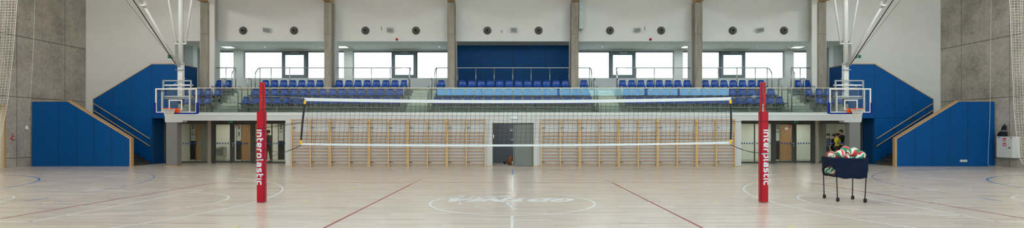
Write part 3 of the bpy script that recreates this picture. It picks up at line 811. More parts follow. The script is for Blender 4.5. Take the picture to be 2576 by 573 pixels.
for (row, blk), pxs in SEATS.items():
    Y, py = ROWS[row]
    z = wz(py, Y-.35)-.005
    for i, px in enumerate(pxs):
        loc = (wx(px, Y-.05), Y, z); lab = seat_label(i, len(pxs), row, blk); grp = 'blue seats in the %s row' % ROWN[row]
        if first: proto.location = loc; proto['label'] = lab; proto['group'] = grp; first = False
        else: copy_tree(proto, loc, lab, grp)
    # carrying beam below this run of seats (split where a column interrupts the back row)
    runs = [pxs]
    if row == 3 and blk in ('fl', 'cl'):
        c = 7 if blk == 'fl' else 8; runs = [pxs[:c], pxs[c:]]
    if row == 3 and blk == 'ce': runs = [pxs[:1], pxs[1:-1], pxs[-1:]]
    for j, rn in enumerate(runs):
        a, b = wx(rn[0], Y-.05)-.17, wx(rn[-1], Y-.05)+.17
        if len(runs) == 1: where = ''
        elif len(runs) == 2: where = ', fountain side of the column' if j == 0 else ', cart side of the column'
        else: where = (', alone beyond the fountain-side column', ', between the columns', ', alone beyond the cart-side column')[j]
        bt = thing('seat_beam', 'steel beam under the %s row seats of the %s%s' % (ROWN[row], BLK[blk], where), 'seat beam', (a, Y, z))
        link('beam', MB().box(a, b, Y-.15, Y-.08, z-.165, z-.105), M_GREYBEAM, bt)
        if row == 1:
            n = max(2, int((b-a)/1.45)+1)
            for q in range(n):
                x = a+.25+(b-a-.5)*q/(n-1)
                link('beam_leg', MB().box(x-.03, x+.03, Y-.145, Y-.085, ZB, z-.16).box(x-.05, x+.05, Y-.19, Y-.04, ZB, ZB+.012), M_GREYBEAM, bt)
        else:
            n = max(2, int((b-a)/1.45)+1); yr = 26.6 if row == 2 else 27.45
            for q in range(n):
                x = a+.08+(b-a-.16)*q/(n-1)
                link('beam_arm', MB().box(x-.03, x+.03, Y-.10, yr, z-.16, z-.11), M_GREYBEAM, bt)

# ================================================================ steel rails of the tribune
def guard_rail(label, a, b, posts, ends):
    Y = 27.52; z = wz(170.5, Y); zb = 3.98
    t = thing('guard_rail', label, 'guard rail', ((a+b)/2, Y, zb))
    pts = [(a, Y, z), (b, Y, z)]
    def tail(x):
        return [(x, Y-.12, z-.06), (x, Y-.38, z-.30), (x, Y-.42, z-.40), (x, Y-.42, 3.6)]
    if 'l' in ends: pts = tail(a)[::-1]+[(a+.03, Y-.02, z-.01)] + [(a+.10, Y, z)] + pts[1:]
    if 'r' in ends: pts = pts[:-1] + [(b-.10, Y, z), (b-.03, Y-.02, z-.01)] + tail(b)
    link('top_tube', MB().tube(pts, .028, 8), M_STEEL, t)
    for x in posts:
        link('rail_post', MB().tube([(x, Y, zb), (x, Y, z)], .022, 8).lathe([(.05,0),(.05,.01)], (x, Y, zb), 'z', 10), M_STEEL, t)
R = lambda *p: [wx(q, 27.52) for q in p]
guard_rail('steel guard rail behind the two back seats of the fountain-side end block', -15.8, wx(594, 27.52), R(568.5, 593), 'r')
guard_rail('steel guard rail behind the back row of the fountain-side long block', wx(652,27.52), wx(1034,27.52), R(654, 682, 728.6, 775, 845.5, 888, 934.5, 981.3, 1031), 'lr')
guard_rail('steel guard rail in front of the blue cabin behind the central block', wx(1097,27.52), wx(1485.5,27.52), R(1098.5, 1151.5, 1197, 1243, 1290, 1336, 1383, 1431, 1483), 'lr')
guard_rail('steel guard rail behind the back row of the cart-side long block', wx(1549,27.52), wx(1932,27.52), R(1551, 1600, 1646, 1693, 1739, 1807, 1854, 1900, 1930), 'lr')
guard_rail('steel guard rail behind the two back seats of the cart-side end block', wx(1988,27.52), 15.8, R(1990, 2013), 'l')
def stair_rail(x, y, zb, zt, label):
    t = thing('stair_handrail', label, 'handrail', (x, y, zb))
    pts = [(x, y, zb), (x, y, zt-.12)] + [(x, y+.17-.17*cos(a), zt-.12+.12*sin(a)) for a in [pi*k/8 for k in range(1, 8)]] + [(x, y+.34, zt-.12), (x, y+.34, zb)]
    link('hoop', MB().tube(pts, .023, 8), M_STEEL, t)
    link('foot_plate', MB().lathe([(.05,0),(.05,.012)], (x, y, zb), 'z', 10).lathe([(.05,0),(.05,.012)], (x, y+.34, zb), 'z', 10), M_STEEL, t)
AN = ['first aisle from the fountain end', 'second aisle from the fountain end', 'second aisle from the cart end', 'first aisle from the cart end']
for k, (a, b) in enumerate(AIS):
    for x, e in ((a+.03, 'fountain'), (b+.09 if k == 0 else b-.03, 'cart')):
        stair_rail(x, 24.62, ZB, 3.79, 'lower steel hoop handrail on the %s side of the %s' % (e, AN[k]))
        stair_rail(x, 25.52, 3.0, 4.28, 'upper steel hoop handrail on the %s side of the %s' % (e, AN[k]))
for s, px in ((-1, 552.5), (1, 2030)):
    o = tag(link('riser_vent', MB().lathe([(.09,0),(.09,-.015),(.07,-.02)], (wx(px, 25.75), 25.75, wz(252, 25.75)), 'y', 16), M_DARKFR, loc=(wx(px, 25.75), 25.75, wz(252, 25.75))),
        'round dark vent in the concrete riser beside the %s aisle' % ('first fountain-end' if s < 0 else 'first cart-end'), 'vent')
    link('vent_grille', MB().lathe([(.07,-.02),(0,-.02)], (wx(px, 25.75), 25.75, wz(252, 25.75)), 'y', 14), M_BLACK, o)

# ================================================================ wall bars
def wall_bars(px0, px1, label):
    Y = 24.06; x0, x1 = wx(px0, Y), wx(px1, Y)
    t = thing('wall_bars', label, 'wall bars', ((x0+x1)/2, Y, 0), 'wooden wall bars along the front wall')
    zt = wz(300, Y)
    for x in (x0+.024, (x0+x1)/2, x1-.024):
        link('upright', MB().box(x-.024, x+.024, Y-.055, Y+.03, 0, zt+.02), M_PINE, t)
    for py in (301.6, 309.7, 333.1, 341.2, 349, 356.9, 365, 372.5, 380.3, 388.4, 396.3, 404, 411.9):
        z = wz(py, Y); b = MB()
        yy = Y-.075 if py == 309.7 else Y-.015
        prof = [(.021*cos(a), .019*sin(a)) for a in [2*pi*k/8 for k in range(8)]]
        b.prism([(yy+p[0], z+p[1]) for p in prof], x0+.01, x1-.01, 'x')
        link('rung', b, M_RUNG, t)
    for py in (321, 407.7):
        z = wz(py, Y)
        for x in (x0+.075, (x0+x1)/2+.035):
            link('wall_hook', MB().box(x, x+.14, Y+.0, Y+.012, z-.012, z+.012).box(x, x+.02, Y-.01, YF, z-.015, z+.015), M_DARKFR, t)
for i in range(5):
    w = (1222.5-733)/5
    wall_bars(733+w*i, 733+w*(i+1)-.6, 'double section of wooden wall bars, %s from the fountain-side end, left of the storage door' % ORD[i])
for i in range(5):
    w = (1850-1360.5)/5
    wall_bars(1360.5+w*i, 1360.5+w*(i+1)-.6, 'double section of wooden wall bars, %s from the storage door, on the cart side' % ORD[i])

# ================================================================ upper wall fittings
def jet(px, py, label):
    x, z = wx(px, YI), wz(py, YI)
    t = thing('jet_nozzle', label, 'air nozzle', (x, YI, z), 'dark jet air nozzles on the upper wall')
    link('flange', MB().lathe([(.215,.02),(.215,-.03),(.19,-.045),(.165,-.03)], (x, YI, z), 'y', 24), M_NOZZLE, t)
    ax = Vector((-x*.0065, -.25, -.035)).normalized()
    link('ball_joint', MB().lathe([(.165,-.03),(.155,-.075),(.13,-.11),(.10,-.13)], (x, YI, z), 'y', 24), M_NOZZLE, t)
    c = Vector((x, YI-.06, z))
    link('nozzle_tube', MB().tube([c, c+ax*.19], [.105, .085], 18), M_NOZZLE, t)
    link('bore', MB().tube([c+ax*.185, c+ax*.194], .068, 16), M_HOLE, t)
def speaker(px, py, label):
    x, z = wx(px, YI), wz(py, YI); yaw = -x*.035
    t = thing('wall_speaker', label, 'speaker', (x, YI, z))
    Rm = Matrix.Rotation(yaw, 3, 'Z') @ Matrix.Rotation(radians(22), 3, 'X')
    def rot(mb):
        mb.v = [tuple(Rm @ Vector(v) + Vector((x, YI-.21, z))) for v in mb.v]; return mb
    link('cabinet', rot(MB().box(-.17, .17, -.10, .1, -.10, .10)), M_WMET, t, bevel=.015)
    link('grille', rot(MB().box(-.15, .15, -.108, -.10, -.085, .085)), M_GRILLE, t)
    link('wall_bracket', MB().tube([(x, YI, z), (x, YI-.16, z)], .025, 8).box(x-.05, x+.05, YI-.012, YI, z-.07, z+.07), M_WMET, t)
BAY = ['end bay on the fountain side', 'second bay from the fountain end', 'central bay', 'second bay from the cart end', 'end bay on the cart side']
JP = [(612,740),(919.5,1046.5),(1226,1355),(1534.5,1663),(1843,1972)]
SP = [674, 983, 1293, 1602, 1909]
for i in range(5):
    for k in (0, 1):
        jet(JP[i][k], 77, 'round dark air nozzle, %s side of the %s' % (('fountain', 'cart')[k], BAY[i]))
    speaker(SP[i], 76, 'small white loudspeaker on the upper wall in the %s' % BAY[i])
for px, nm in ((960, 'fountain'), (1622, 'cart')):
    x, z = wx(px, YI), wz(78, YI)
    t = thing('radio_antenna', 'thin black antenna on a white box, second bay from the %s end' % nm, 'antenna', (x, YI, z))
    link('box', MB().box(x-.045, x+.045, YI-.05, YI+.01, z-.06, z+.05), M_WMET, t, bevel=.01)
    link('rod', MB().tube([(x, YI-.03, z+.03), (x, YI-.03, wz(67, YI))], .010, 6).tube([(x, YI-.03, z+.02), (x, YI-.03, z+.09)], .018, 6), M_BLACK, t)
for px, nm in ((998.6, 'fountain'), (1636, 'cart')):
    x, z = wx(px, YI), wz(99.3, YI)
    t = thing('alarm_sounder', 'round red alarm sounder on the upper wall, second bay from the %s end' % nm, 'alarm', (x, YI, z))
    link('base', MB().lathe([(.07,0),(.07,-.05)], (x, YI, z), 'y', 16), M_REDSIGN, t)
    link('dome', MB().lathe([(.07,-.05),(.06,-.09),(.035,-.115),(0,-.12)], (x, YI, z), 'y', 16), M_REDP, t)
x, z = wx(1262, YI), wz(78.6, YI)
t = thing('smoke_detector', 'round white detector on the upper wall in the central bay', 'detector', (x, YI, z))
link('base', MB().lathe([(.09,0),(.09,-.03),(.07,-.045)], (x, YI, z), 'y', 20), M_WHITE_COOL, t)
link('ring', MB().lathe([(.055,-.045),(.05,-.06),(0,-.065)], (x, YI, z), 'y', 16), M_SIGNG, t)
x0, x1 = wx(1456.5, 27.2), wx(1466, 27.2)
t = thing('cable_duct', 'pale metal duct hanging beside the column on the cart side of the centre', 'duct', ((x0+x1)/2, 27.2, wz(73.5, 27.2)))
link('duct_body', MB().box(x0, x1, 27.1, YI, wz(73.5, 27.2), ZTOP), mat('pale_zinc', srgb(176,184,176), .45, metal=.2, var=.04), t)
d = MB()
for z in (wz(73, 27.2)+.004, wz(27, 27.2)): d.box(x0-.006, x1+.006, 27.09, 27.35, z, z+.03)
d.box(x0-.012, x0, 27.09, 27.35, wz(73.5, 27.2), ZTOP)
link('duct_seams', d, M_GREYBEAM, t)
# wall light pucks / recessed lamps in the tribune soffit
TP = [(574, 118.5), (862, 118), (1158, 117.5), (1427, 117.5), (1728, 118), (2006, 118.5)]
for i, (px, py) in enumerate(TP):
    Y = (ZS-EYE)*F/(CY-py); x = wx(px, Y)
    t = thing('recessed_light', 'square recessed light in the tribune soffit, %s from the fountain end' % ORD[i], 'ceiling light', (x, Y, ZS), 'square lights in the tribune soffit')
    link('light_frame', MB().box(x-.29, x+.29, Y-.29, Y+.29, ZS-.012, ZS-.004), M_WMET, t)
    link('diffuser', MB().box(x-.25, x+.25, Y-.25, Y+.25, ZS-.016, ZS-.012), M_LAMP, t)
DL = [(666,117),(746.5,117.5),(806,117.5),(1105,117),(1299,117.5),(1323,117.2),(1515,117),(1846,117),(1904,116.5),(1985,117)]
for i, (px, py) in enumerate(DL):
    Y = (ZS-EYE)*F/(CY-py); x = wx(px, Y)
    t = thing('soffit_downlight', 'small round downlight in the tribune soffit, %s from the fountain end' % ORD[i], 'downlight', (x, Y, ZS), 'round downlights in the tribune soffit')
    link('trim_ring', MB().lathe([(.075,0),(.085,-.012),(.065,-.02)], (x, Y, ZS), 'z', 16), M_WMET, t)
    link('lens', MB().lathe([(.065,-.018),(0,-.022)], (x, Y, ZS), 'z', 14), M_WMET if i % 3 else M_LAMP, t)
# ================================================================ court markings (children of the floor)
C0 = (-.02, 11.585)
def ring_arc(mb, c, r0, r1, a0, a1, n=64, z=.0005):
    b = len(mb.v)
    for i in range(n+1):
        a = radians(a0+(a1-a0)*i/n)
        mb.v += [(c[0]+r0*cos(a), c[1]+r0*sin(a), z), (c[0]+r1*cos(a), c[1]+r1*sin(a), z)]
    for i in range(n): mb.face((b+2*i, b+2*i+1, b+2*i+3, b+2*i+2))
def strip(mb, x0, x1, y0, y1, z=.0005):
    b = len(mb.v); mb.v += [(x0,y0,z),(x1,y0,z),(x1,y1,z),(x0,y1,z)]; mb.face((b,b+1,b+2,b+3))
LW = .052
bk = MB(); vb = MB(); hb = MB(); yl = MB()
xc, yc = C0
ring_arc(bk, C0, 1.855-LW, 1.855, 0, 360, 128)
strip(bk, xc-LW/2, xc+LW/2, yc-7.75, yc-1.85); strip(bk, xc-LW/2, xc+LW/2, yc+1.85, yc+7.75)
strip(hb, xc-LW/2, xc+LW/2, yc+7.76, yc+10.33)
for s in (-1, 1):
    X = lambda v: s*v
    hoop = 12.78
    a0, a1 = (-90, 90) if s < 0 else (90, 270)
    ang = math.degrees(math.asin(6.82/6.98))
    if s < 0: ring_arc(bk, (X(hoop), yc), 6.98-LW, 6.98, -ang, ang, 96)
    else: ring_arc(bk, (X(hoop), yc), 6.98-LW, 6.98, 180-ang, 180+ang, 96)
    for q in (-1, 1):
        strip(bk, *sorted((X(14.47), X(hoop-1.5))), yc+q*6.82-LW/2, yc+q*6.82+LW/2)
        strip(bk, *sorted((X(14.47), X(8.44))), yc+q*2.53-LW/2, yc+q*2.53+LW/2)
        for d, ww in ((12.6, .06), (11.7, .42), (10.8, .06), (9.9, .06)):
            strip(bk, *sorted((X(d), X(d-ww))), yc+q*2.58, yc+q*2.66)
        strip(bk, *sorted((X(14.47), X(0))), yc+q*7.78-LW/2, yc+q*7.78+LW/2)
    strip(bk, *sorted((X(8.44), X(8.49))), yc-2.55, yc+2.55); strip(bk, *sorted((X(14.47), X(14.52))), yc-7.8, yc+7.8)
    ring_arc(bk, (X(8.47), yc), 1.86-LW, 1.86, a0, a1, 64)
    ring_arc(bk, (X(12.95), yc), 1.30-LW, 1.30, a0, a1, 48)
    # volleyball
    strip(vb, *sorted((X(3.07), X(3.12))), yc-4.65, yc+4.65)
    for k in range(5): strip(vb, *sorted((X(3.07), X(3.12))), yc+4.87+k*.36, yc+4.87+k*.36+.16)
    strip(vb, *sorted((X(9.27), X(9.32))), yc-4.65, yc+4.65)
    for q in (-1, 1): strip(vb, *sorted((X(0), X(9.3))), yc+q*4.63-LW/2, yc+q*4.63+LW/2)
    # handball
    G = 20.42
    for q in (-1, 1):
        if s < 0: aa = (0, 90) if q > 0 else (-90, 0)
        else: aa = (90, 180) if q > 0 else (180, 270)
        ring_arc(hb, (X(G), yc+q*1.55), 6.2-LW, 6.2, aa[0], aa[1], 40)
        n = 26
        for k in range(n):
            f = (aa[1]-aa[0])/n
            ring_arc(hb, (X(G), yc+q*1.55), 9.3-LW, 9.3, aa[0]+f*(k+.25), aa[0]+f*(k+.75), 3)
        strip(hb, *sorted((X(0), X(G))), yc+q*10.31-.026, yc+q*10.31+.026)
    strip(hb, *sorted((X(G-6.2), X(G-6.2+LW))), yc-1.55, yc+1.55)
    strip(hb, *sorted((X(G-9.3), X(G-9.3+LW))), yc-.8, yc-.2); strip(hb, *sorted((X(G-9.3), X(G-9.3+LW))), yc+.2, yc+.8)
    strip(hb, *sorted((X(G), X(G+LW))), yc-10.3, yc+10.3)
    for px, py in ((588, 571.6), (777.6, 508.5), (888.5, 472.3), (120.5, 508.5), (371, 472.5)):
        Y = F*EYE/(py-CY); x = wx(px, Y)
        l = .14 if Y < 12 else .2
        strip(yl, s*(-x)-.02 if s > 0 else x-.02, s*(-x)+.02 if s > 0 else x+.02, Y-l, Y+l)
    for k in range(5):
        Y = F*EYE/(571-CY)
floor = bpy.data.objects['floor']
for nm, mb, m in (('basketball_lines', bk, M_LINE_W), ('volleyball_lines', vb, M_LINE_R), ('handball_lines', hb, M_LINE_B), ('training_marks', yl, M_LINE_Y)):
    if nm in ('volleyball_lines',): mb.v = [(x, y, .0007) for x, y, z in mb.v]
    if nm in ('handball_lines',): mb.v = [(x, y, .0009) for x, y, z in mb.v]
    link(nm, mb, m, floor, fixn=False)
# floor emblem: GDYNIA sport, upside down from here, with the sketched strokes
em = MB()
def floor_text(body, x, y, w, h, shear, bold, z=.0011):
    vs, fs = text_mesh(body, 1.0, shear=shear, bold=bold)
    xs = [v[0] for v in vs]; ys = [v[1] for v in vs]
    sx, sy = w/(max(xs)-min(xs)), h/(max(ys)-min(ys)); mx, my = (max(xs)+min(xs))/2, (max(ys)+min(ys))/2
    em.add([(x-(v[0]-mx)*sx, y-(v[1]-my)*sy, z) for v in vs], fs)
Yg0, Yg1 = F*EYE/(507.2-CY), F*EYE/(498.2-CY)
# letters set one by one: (letter, left, right) as fractions of the word width
LETX = [('G',0,.175),('D',.185,.36),('Y',.345,.53),('N',.515,.70),('I',.715,.785),('A',.775,1.0)]
gx0, gx1 = wx(1128,11.95), wx(1447,11.95); gx1 += .12; gw = gx1-gx0; gh = Yg1-Yg0; sh = .20
for q, (ch, a, b) in enumerate(LETX):
    vs, fs = text_mesh(ch, 1.0, bold=.085)
    xs = [v[0] for v in vs]; ys = [v[1] for v in vs]
    sx = (b-a)*gw*1.0/(max(xs)-min(xs)); sy = gh/(max(ys)-min(ys))
    em.add([(gx1-((v[0]-min(xs))*sx + a*gw*1.0) - (v[1]-min(ys))*sy*sh*2.0, Yg1-(v[1]-min(ys))*sy, .0010+.0002*(q % 2)) for v in vs], fs)
Ys0, Ys1 = F*EYE/(499.2-CY), F*EYE/(490.8-CY)
floor_text('sport', (wx(1140, 12.5)+wx(1299, 12.5))/2, (Ys0+Ys1)/2+.03, wx(1299,12.5)-wx(1140,12.5), Ys1-Ys0-.05, .45, .012)
def stroke(pts, w0, w1):
    P = []
    for px, py in pts:
        Y = F*EYE/(py-CY); P.append(Vector((wx(px, Y), Y)))
    # smooth
    Q = []
    for i in range(len(P)-1):
        for k in range(6):
            t = k/6; p0, p1, p2, p3 = P[max(i-1,0)], P[i], P[i+1], P[min(i+2, len(P)-1)]
            Q.append(.5*((2*p1)+(p2-p0)*t+(2*p0-5*p1+4*p2-p3)*t*t+(3*p1-p0-3*p2+p3)*t**3))
    Q.append(P[-1]); b = len(em.v); n = len(Q)
    for i, q in enumerate(Q):
        d = (Q[min(i+1,n-1)]-Q[max(i-1,0)]).normalized(); nn = Vector((-d.y, d.x)); w = (w0+(w1-w0)*i/(n-1))*.65
        em.v += [(q.x+nn.x*w, q.y+nn.y*w, .0011), (q.x-nn.x*w, q.y-nn.y*w, .0011)]
    for i in range(n-1): em.face((b+2*i, b+2*i+1, b+2*i+3, b+2*i+2))
k = 430/2392
E = lambda x, y: (1080+x*k, 470+y*k)
stroke([E(435,207), E(430,222), E(432,240), E(520,247), E(600,256)], .03, .008)
stroke([E(650,258), E(760,264), E(900,268), E(1040,268), E(1150,264)], .012, .02)
stroke([E(650,258), E(672,275), E(720,290), E(830,318)], .02, .008)
stroke([E(760,292), E(850,302), E(930,306)], .008, .012)
stroke([E(1112,215), E(1096,230), E(1112,250), E(1160,266), E(1250,271)], .07, .012)
stroke([E(1135,266), E(1145,280), E(1180,298), E(1255,309)], .05, .01)
stroke([E(1090,313), E(1130,328), E(1205,338)], .012, .016)
stroke([E(930,337), E(1060,337), E(1140,338)], .008, .01)
link('emblem', em, M_LINE_W, floor, fixn=False)
fo = MB()
for px, py in ((223, 509), (251, 507.5), (2345,508), (2338,509)):
    Y = F*EYE/(py-CY); fo.lathe([(.05,.002),(.05,.004)], (wx(px,Y), Y, 0), 'z', 10)
link('floor_sleeve_caps', fo, M_GREYBEAM, floor)
for px in (1211, 1196):
    pass

# ================================================================ volleyball posts with printed padding
LET = {
 'i': (.30, [[(.15,0),(.15,1)]]),
 'n': (.95, [[(.15,0),(.15,1-.0)], [(.15,.85),(.80,.85),(.80,0)]]),
 't': (.72, [[(.20,1.32),(.20,.15),(.70,.15)], [(.20,.85),(.70,.85)]]),
 'e': (.95, [[(.85,.15),(.15,.15),(.15,.85),(.80,.85),(.80,.48),(.45,.48)], [(.5,.48),(.2,.48)]]),
 'r': (.68, [[(.15,0),(.15,.85),(.66,.85)]]),
 'p': (.95, [[(.15,-.42),(.15,.85),(.80,.85),(.80,.15),(.45,.15)], [(.5,.15),(.15,.15)]]),
 'l': (.40, [[(.15,1.36),(.15,.12),(.38,.12)]]),
 'a': (.95, [[(.12,.85),(.80,.85),(.80,.15),(.15,.15),(.15,.52),(.5,.52)], [(.45,.52),(.8,.52)], [(.80,.3),(.80,0)]]),
 's': (.88, [[(.80,.86),(.15,.86),(.15,.51),(.74,.51),(.74,.14),(.06,.14)]]),
 'c': (.82, [[(.80,.85),(.15,.85),(.15,.15),(.80,.15)]]),
}
HT = []
def word_strokes(word, sw=.27):
    """thick strokes with rounded corners as small quads: list of quads in letter units, and the total width"""
    quads = []; x0 = 0.0; HT.clear(); hk_ = 0
    for ch in word:
        w, lines = LET[ch]
        for ln in lines:
            hk_ += 1
            # round the corners
            pts = []
            for i, p in enumerate(ln):
                p = Vector(p)
                if 0 < i < len(ln)-1:
                    a = Vector(ln[i-1]); b = Vector(ln[i+1]); r = min(.17, (a-p).length*.5, (b-p).length*.5)
                    pa = p+(a-p).normalized()*r; pb = p+(b-p).normalized()*r
                    for k in range(5):
                        t = k/4; pts.append((1-t)**2*pa+2*t*(1-t)*p+t*t*pb)
                else: pts.append(p)
            fine = []
            for a, b in zip(pts, pts[1:]):
                n = max(1, int((b-a).length/.09))
                for k in range(n): fine.append(a+(b-a)*k/n)
            fine.append(pts[-1])
            n = len(fine); L = []; Rr = []
            for i, q in enumerate(fine):
                d = (fine[min(i+1,n-1)]-fine[max(i-1,0)]).normalized(); nn = Vector((-d.y, d.x))*sw/2
                L.append(q+nn); Rr.append(q-nn)
            for i in range(n-1):
                M1, M2 = (L[i]+Rr[i])/2, (L[i+1]+Rr[i+1])/2
                quads.append((L[i], M1, M2, L[i+1])); quads.append((M1, Rr[i], Rr[i+1], M2)); HT.extend([hk_, hk_])
        x0n = w+.16
        for k in range(len(quads)):
            pass
        done = getattr(word_strokes, 'd', 0)
        for k in range(done, len(quads)): quads[k] = tuple(Vector((v.x+x0, v.y)) for v in quads[k])
        word_strokes.d = len(quads)
        x0 += x0n
    word_strokes.d = 0
    return quads, x0-.16
def net_post(s, label):
    side = 'left' if s < 0 else 'right'
    YP = 11.49
    x = wx(654.7, YP) if s < 0 else wx(1924, YP)
    w, d, r = .182, .135, .035
    t = thing('net_post', label, 'net post', (x, YP+d/2, 0))
    def outline(w, d, r, n=5):
        P = []
        for cx_, cy_, a0 in ((w/2-r, -d/2+r, -90), (w/2-r, d/2-r, 0), (-w/2+r, d/2-r, 90), (-w/2+r, -d/2+r, 180)):
            for k in range(n+1):
                a = radians(a0+90*k/n); P.append((cx_+r*cos(a), cy_+r*sin(a)))
        return P
    cy_ = YP+d/2
    zt = wz(281, YP)
    pad = link('post_pad', MB().prism([(x+a, cy_+b) for a, b in outline(w, d, r)], 0.015, zt, 'z'), M_RED, t)
    link('pad_cap', MB().prism([(x+a, cy_+b) for a, b in outline(w+.006, d+.006, r)], zt-.012, zt+.004, 'z'), M_RED, t)
    link('pad_seam', MB().box(x-s*(w/2-.012)-.006, x-s*(w/2-.012)+.006, YP-.004, YP+.004, .02, zt-.01), M_DKBLUE if s < 0 else M_BLACK, t)
    # lettering wrapped round the pad
    quads, tw = word_strokes('interplastic')
    H = (wz(325.5, YP)-wz(465, YP)); u = H/tw
    ztop = wz(325.5, YP); base = (-w/2+.002) if s < 0 else (-w/2+.062)
    def wrap(a, e=.0015):
        h = w/2-r; sg = 1 if a > 0 else -1; q = abs(a)
        if q <= h: return a, -d/2-e
        th = (q-h)/r
        if th <= pi/2: return sg*(h+(r+e)*sin(th)), -d/2+r-(r+e)*cos(th)
        return sg*(w/2+e), -d/2+r+(q-h-r*pi/2)
    mb = MB()
    for qi, q in enumerate(quads):
        b = len(mb.v)
        for v in q:
            px_, py_ = wrap(base+v.y*u*1.0, .0012+.0005*(HT[qi] % 3))
            mb.v.append((x+px_, cy_+py_, ztop-v.x*u))
        mb.face((b, b+1, b+2, b+3))
    link('pad_lettering', mb, M_LETTER, pad, fixn=False)
    # inner post
    zp = wz(206.5, YP); px_ = x+(.012 if s < 0 else -.012)
    pw = .098
    link('inner_post', MB().box(px_-pw/2, px_+pw/2, cy_-.045, cy_+.045, zt-.3, zp), M_REDP, t, bevel=.008, segs=2)
    link('post_channel', MB().box(px_-s*(pw/2-.012)-.008, px_-s*(pw/2-.012)+.008, cy_-.048, cy_-.044, zt, zp-.02), mat('post_groove', srgb(90,6,16), .5), t)
    hk = MB()
    for py in ((241.5, 250.5) if s < 0 else (239.5, 245, 249, 252)):
        hk.lathe([(.010,0),(.010,-.012)], (px_-s*(pw/2-.03), cy_-.045, wz(py, YP)), 'y', 8)
    link('hook_pins', hk, M_STEEL if s < 0 else M_BLACK, t)
    if s > 0:
        m = MB(); vs, fs = text_mesh('interplastic', .05, bold=.001)
        m.add([(px_+.02+b_, cy_-.0465, wz(221, YP)-a_) for a_, b_, _ in vs], fs)
        link('post_lettering', m, mat('dark_red_print', srgb(84,8,40), .5), t, fixn=False)
        link('cable_ratchet', MB().box(px_-.04, px_-.01, cy_-.06, cy_-.044, wz(300,YP)+.05, wz(262, YP)), M_STEEL, t)
    return x, px_, cy_
PL = net_post(-1, 'red padded volleyball post standing on the fountain side of the net')
PR = net_post(1, 'red padded volleyball post standing between the net and the ball cart')

# ================================================================ volleyball net
YNET = 11.555
def npt(px, py): return Vector((wx(px, YNET), YNET, wz(py, YNET)))
TL, TR, BL, BR = npt(766, 253.2), npt(1839.5, 251.5), npt(757.5, 362.5), npt(1838, 359)
def sag(u): return 4*u*(1-u)
def net_at(u, v):
    """u along, v 0 top .. 1 bottom; the tapes sag a little in the middle"""
    a = TL.lerp(TR, u); a.z -= sag(u)*.058
    b = BL.lerp(BR, u); b.z -= sag(u)*.046
    return a.lerp(b, v)
t = thing('volleyball_net', 'black mesh volleyball net with white tapes stretched between the red posts', 'volleyball net', (0, YNET, 1.2))
NU, NV = 92, 10
m = MB(); rnd = random.Random(3)
J = [[(rnd.uniform(-.010, .010), rnd.uniform(-.012, .012), rnd.uniform(-.010, .010)) for _ in range(NV+1)] for _ in range(NU+1)]
def node(i, j):
    u = i/NU; v = j/NV
    wob = .018*sin(i*.55+.8*j)*sin(pi*v)
    p = net_at(u, v); k = sin(pi*v)**.5 if 0 < v < 1 else 0
    q = J[i][j]
    return (p.x+q[0]*k, p.y+q[1]*k+wob, p.z+q[2]*k)
for i in range(NU+1): m.tube([node(i, j) for j in range(NV+1)], .0027, 4, caps=False)
for j in range(1, NV): m.tube([node(i, j) for i in range(NU+1)], .0027, 4, caps=False)
link('net_mesh', m, M_NETK, t)
def tape(v, h0, h1, nm):
    mb = MB(); n = 60
    for sgn in (-1, 1):
        mb.grid(lambda a, b: (lambda p: (p.x, p.y+sgn*.006+.004*sin(a*34), p.z+h0+(h1-h0)*b))(net_at(a, v)), n, 2)
    mb.grid(lambda a, b: (lambda p: (p.x, p.y-.006+.012*b+.004*sin(a*34), p.z+h1))(net_at(a, v)), n, 1)
    mb.grid(lambda a, b: (lambda p: (p.x, p.y-.006+.012*b+.004*sin(a*34), p.z+h0))(net_at(a, v)), n, 1)
    return link(nm, mb, M_TAPE, t)
tape(0, -.003, .066, 'top_tape'); tape(1, -.018, .026, 'bottom_tape')
for nm, a, b in (('l', npt(768.5, 252.5), npt(757.5, 361.5)), ('r', npt(1836.5, 251), npt(1837, 360))):
    y = YNET-.014; pts = []
    bow = -.012 if nm == 'l' else .018
    for k in range(13):
        q = a.lerp(b, k/12); pts.append(Vector((q.x+bow*sin(pi*k/12), y, q.z)))
    def ribbon(p, w):
        mb = MB()
        for sg in (0, 1):
            mb.grid(lambda u, v: (lambda q: (q.x+(u-.5)*w, q.y+sg*.006, q.z))(p[min(len(p)-1, int(round(v*(len(p)-1))))]), 1, len(p)-1, smooth=False)
        mb.grid(lambda u, v: (lambda q: (q.x-w/2, q.y+u*.006, q.z))(p[int(round(v*(len(p)-1)))]), 1, len(p)-1); mb.grid(lambda u, v: (lambda q: (q.x+w/2, q.y+u*.006, q.z))(p[int(round(v*(len(p)-1)))]), 1, len(p)-1)
        return mb
    so = link('side_strap', ribbon(pts, .042), M_STRAP, t)
    for e in (pts[0:2], pts[-2:]):
        e = [p+Vector((0,-.004,0)) for p in e]
        tag(link('strap_end', ribbon(e, .05), M_YEL, so), 'yellow strap end')
def cord(pts, r, m_, nm='tension_cord'):
    P = [Vector(p) for p in pts]
    Q = []
    for i in range(len(P)-1):
        for k in range(6):
            u = k/6; p0, p1, p2, p3 = P[max(i-1,0)], P[i], P[i+1], P[min(i+2,len(P)-1)]
            Q.append(.5*((2*p1)+(p2-p0)*u+(2*p0-5*p1+4*p2-p3)*u*u+(3*p1-p0-3*p2+p3)*u**3))
    Q.append(P[-1])
    return link(nm, MB().tube(Q, r, 5), m_, t)
xl, pxl, cyl = PL; xr, pxr, cyr = PR
fy = cyl-.05
Nq = lambda px, py, y=YNET-.01: (wx(px, y), y, wz(py, y))
cord([Nq(668, 241.5, cyl-.04), Nq(720, 243.5), Nq(766, 246)], .004, M_SILVER, 'steel_cable')
cord([Nq(1841, 245), Nq(1893, 243), Nq(1913, 241, cyr-.05)], .004, M_SILVER, 'steel_cable')
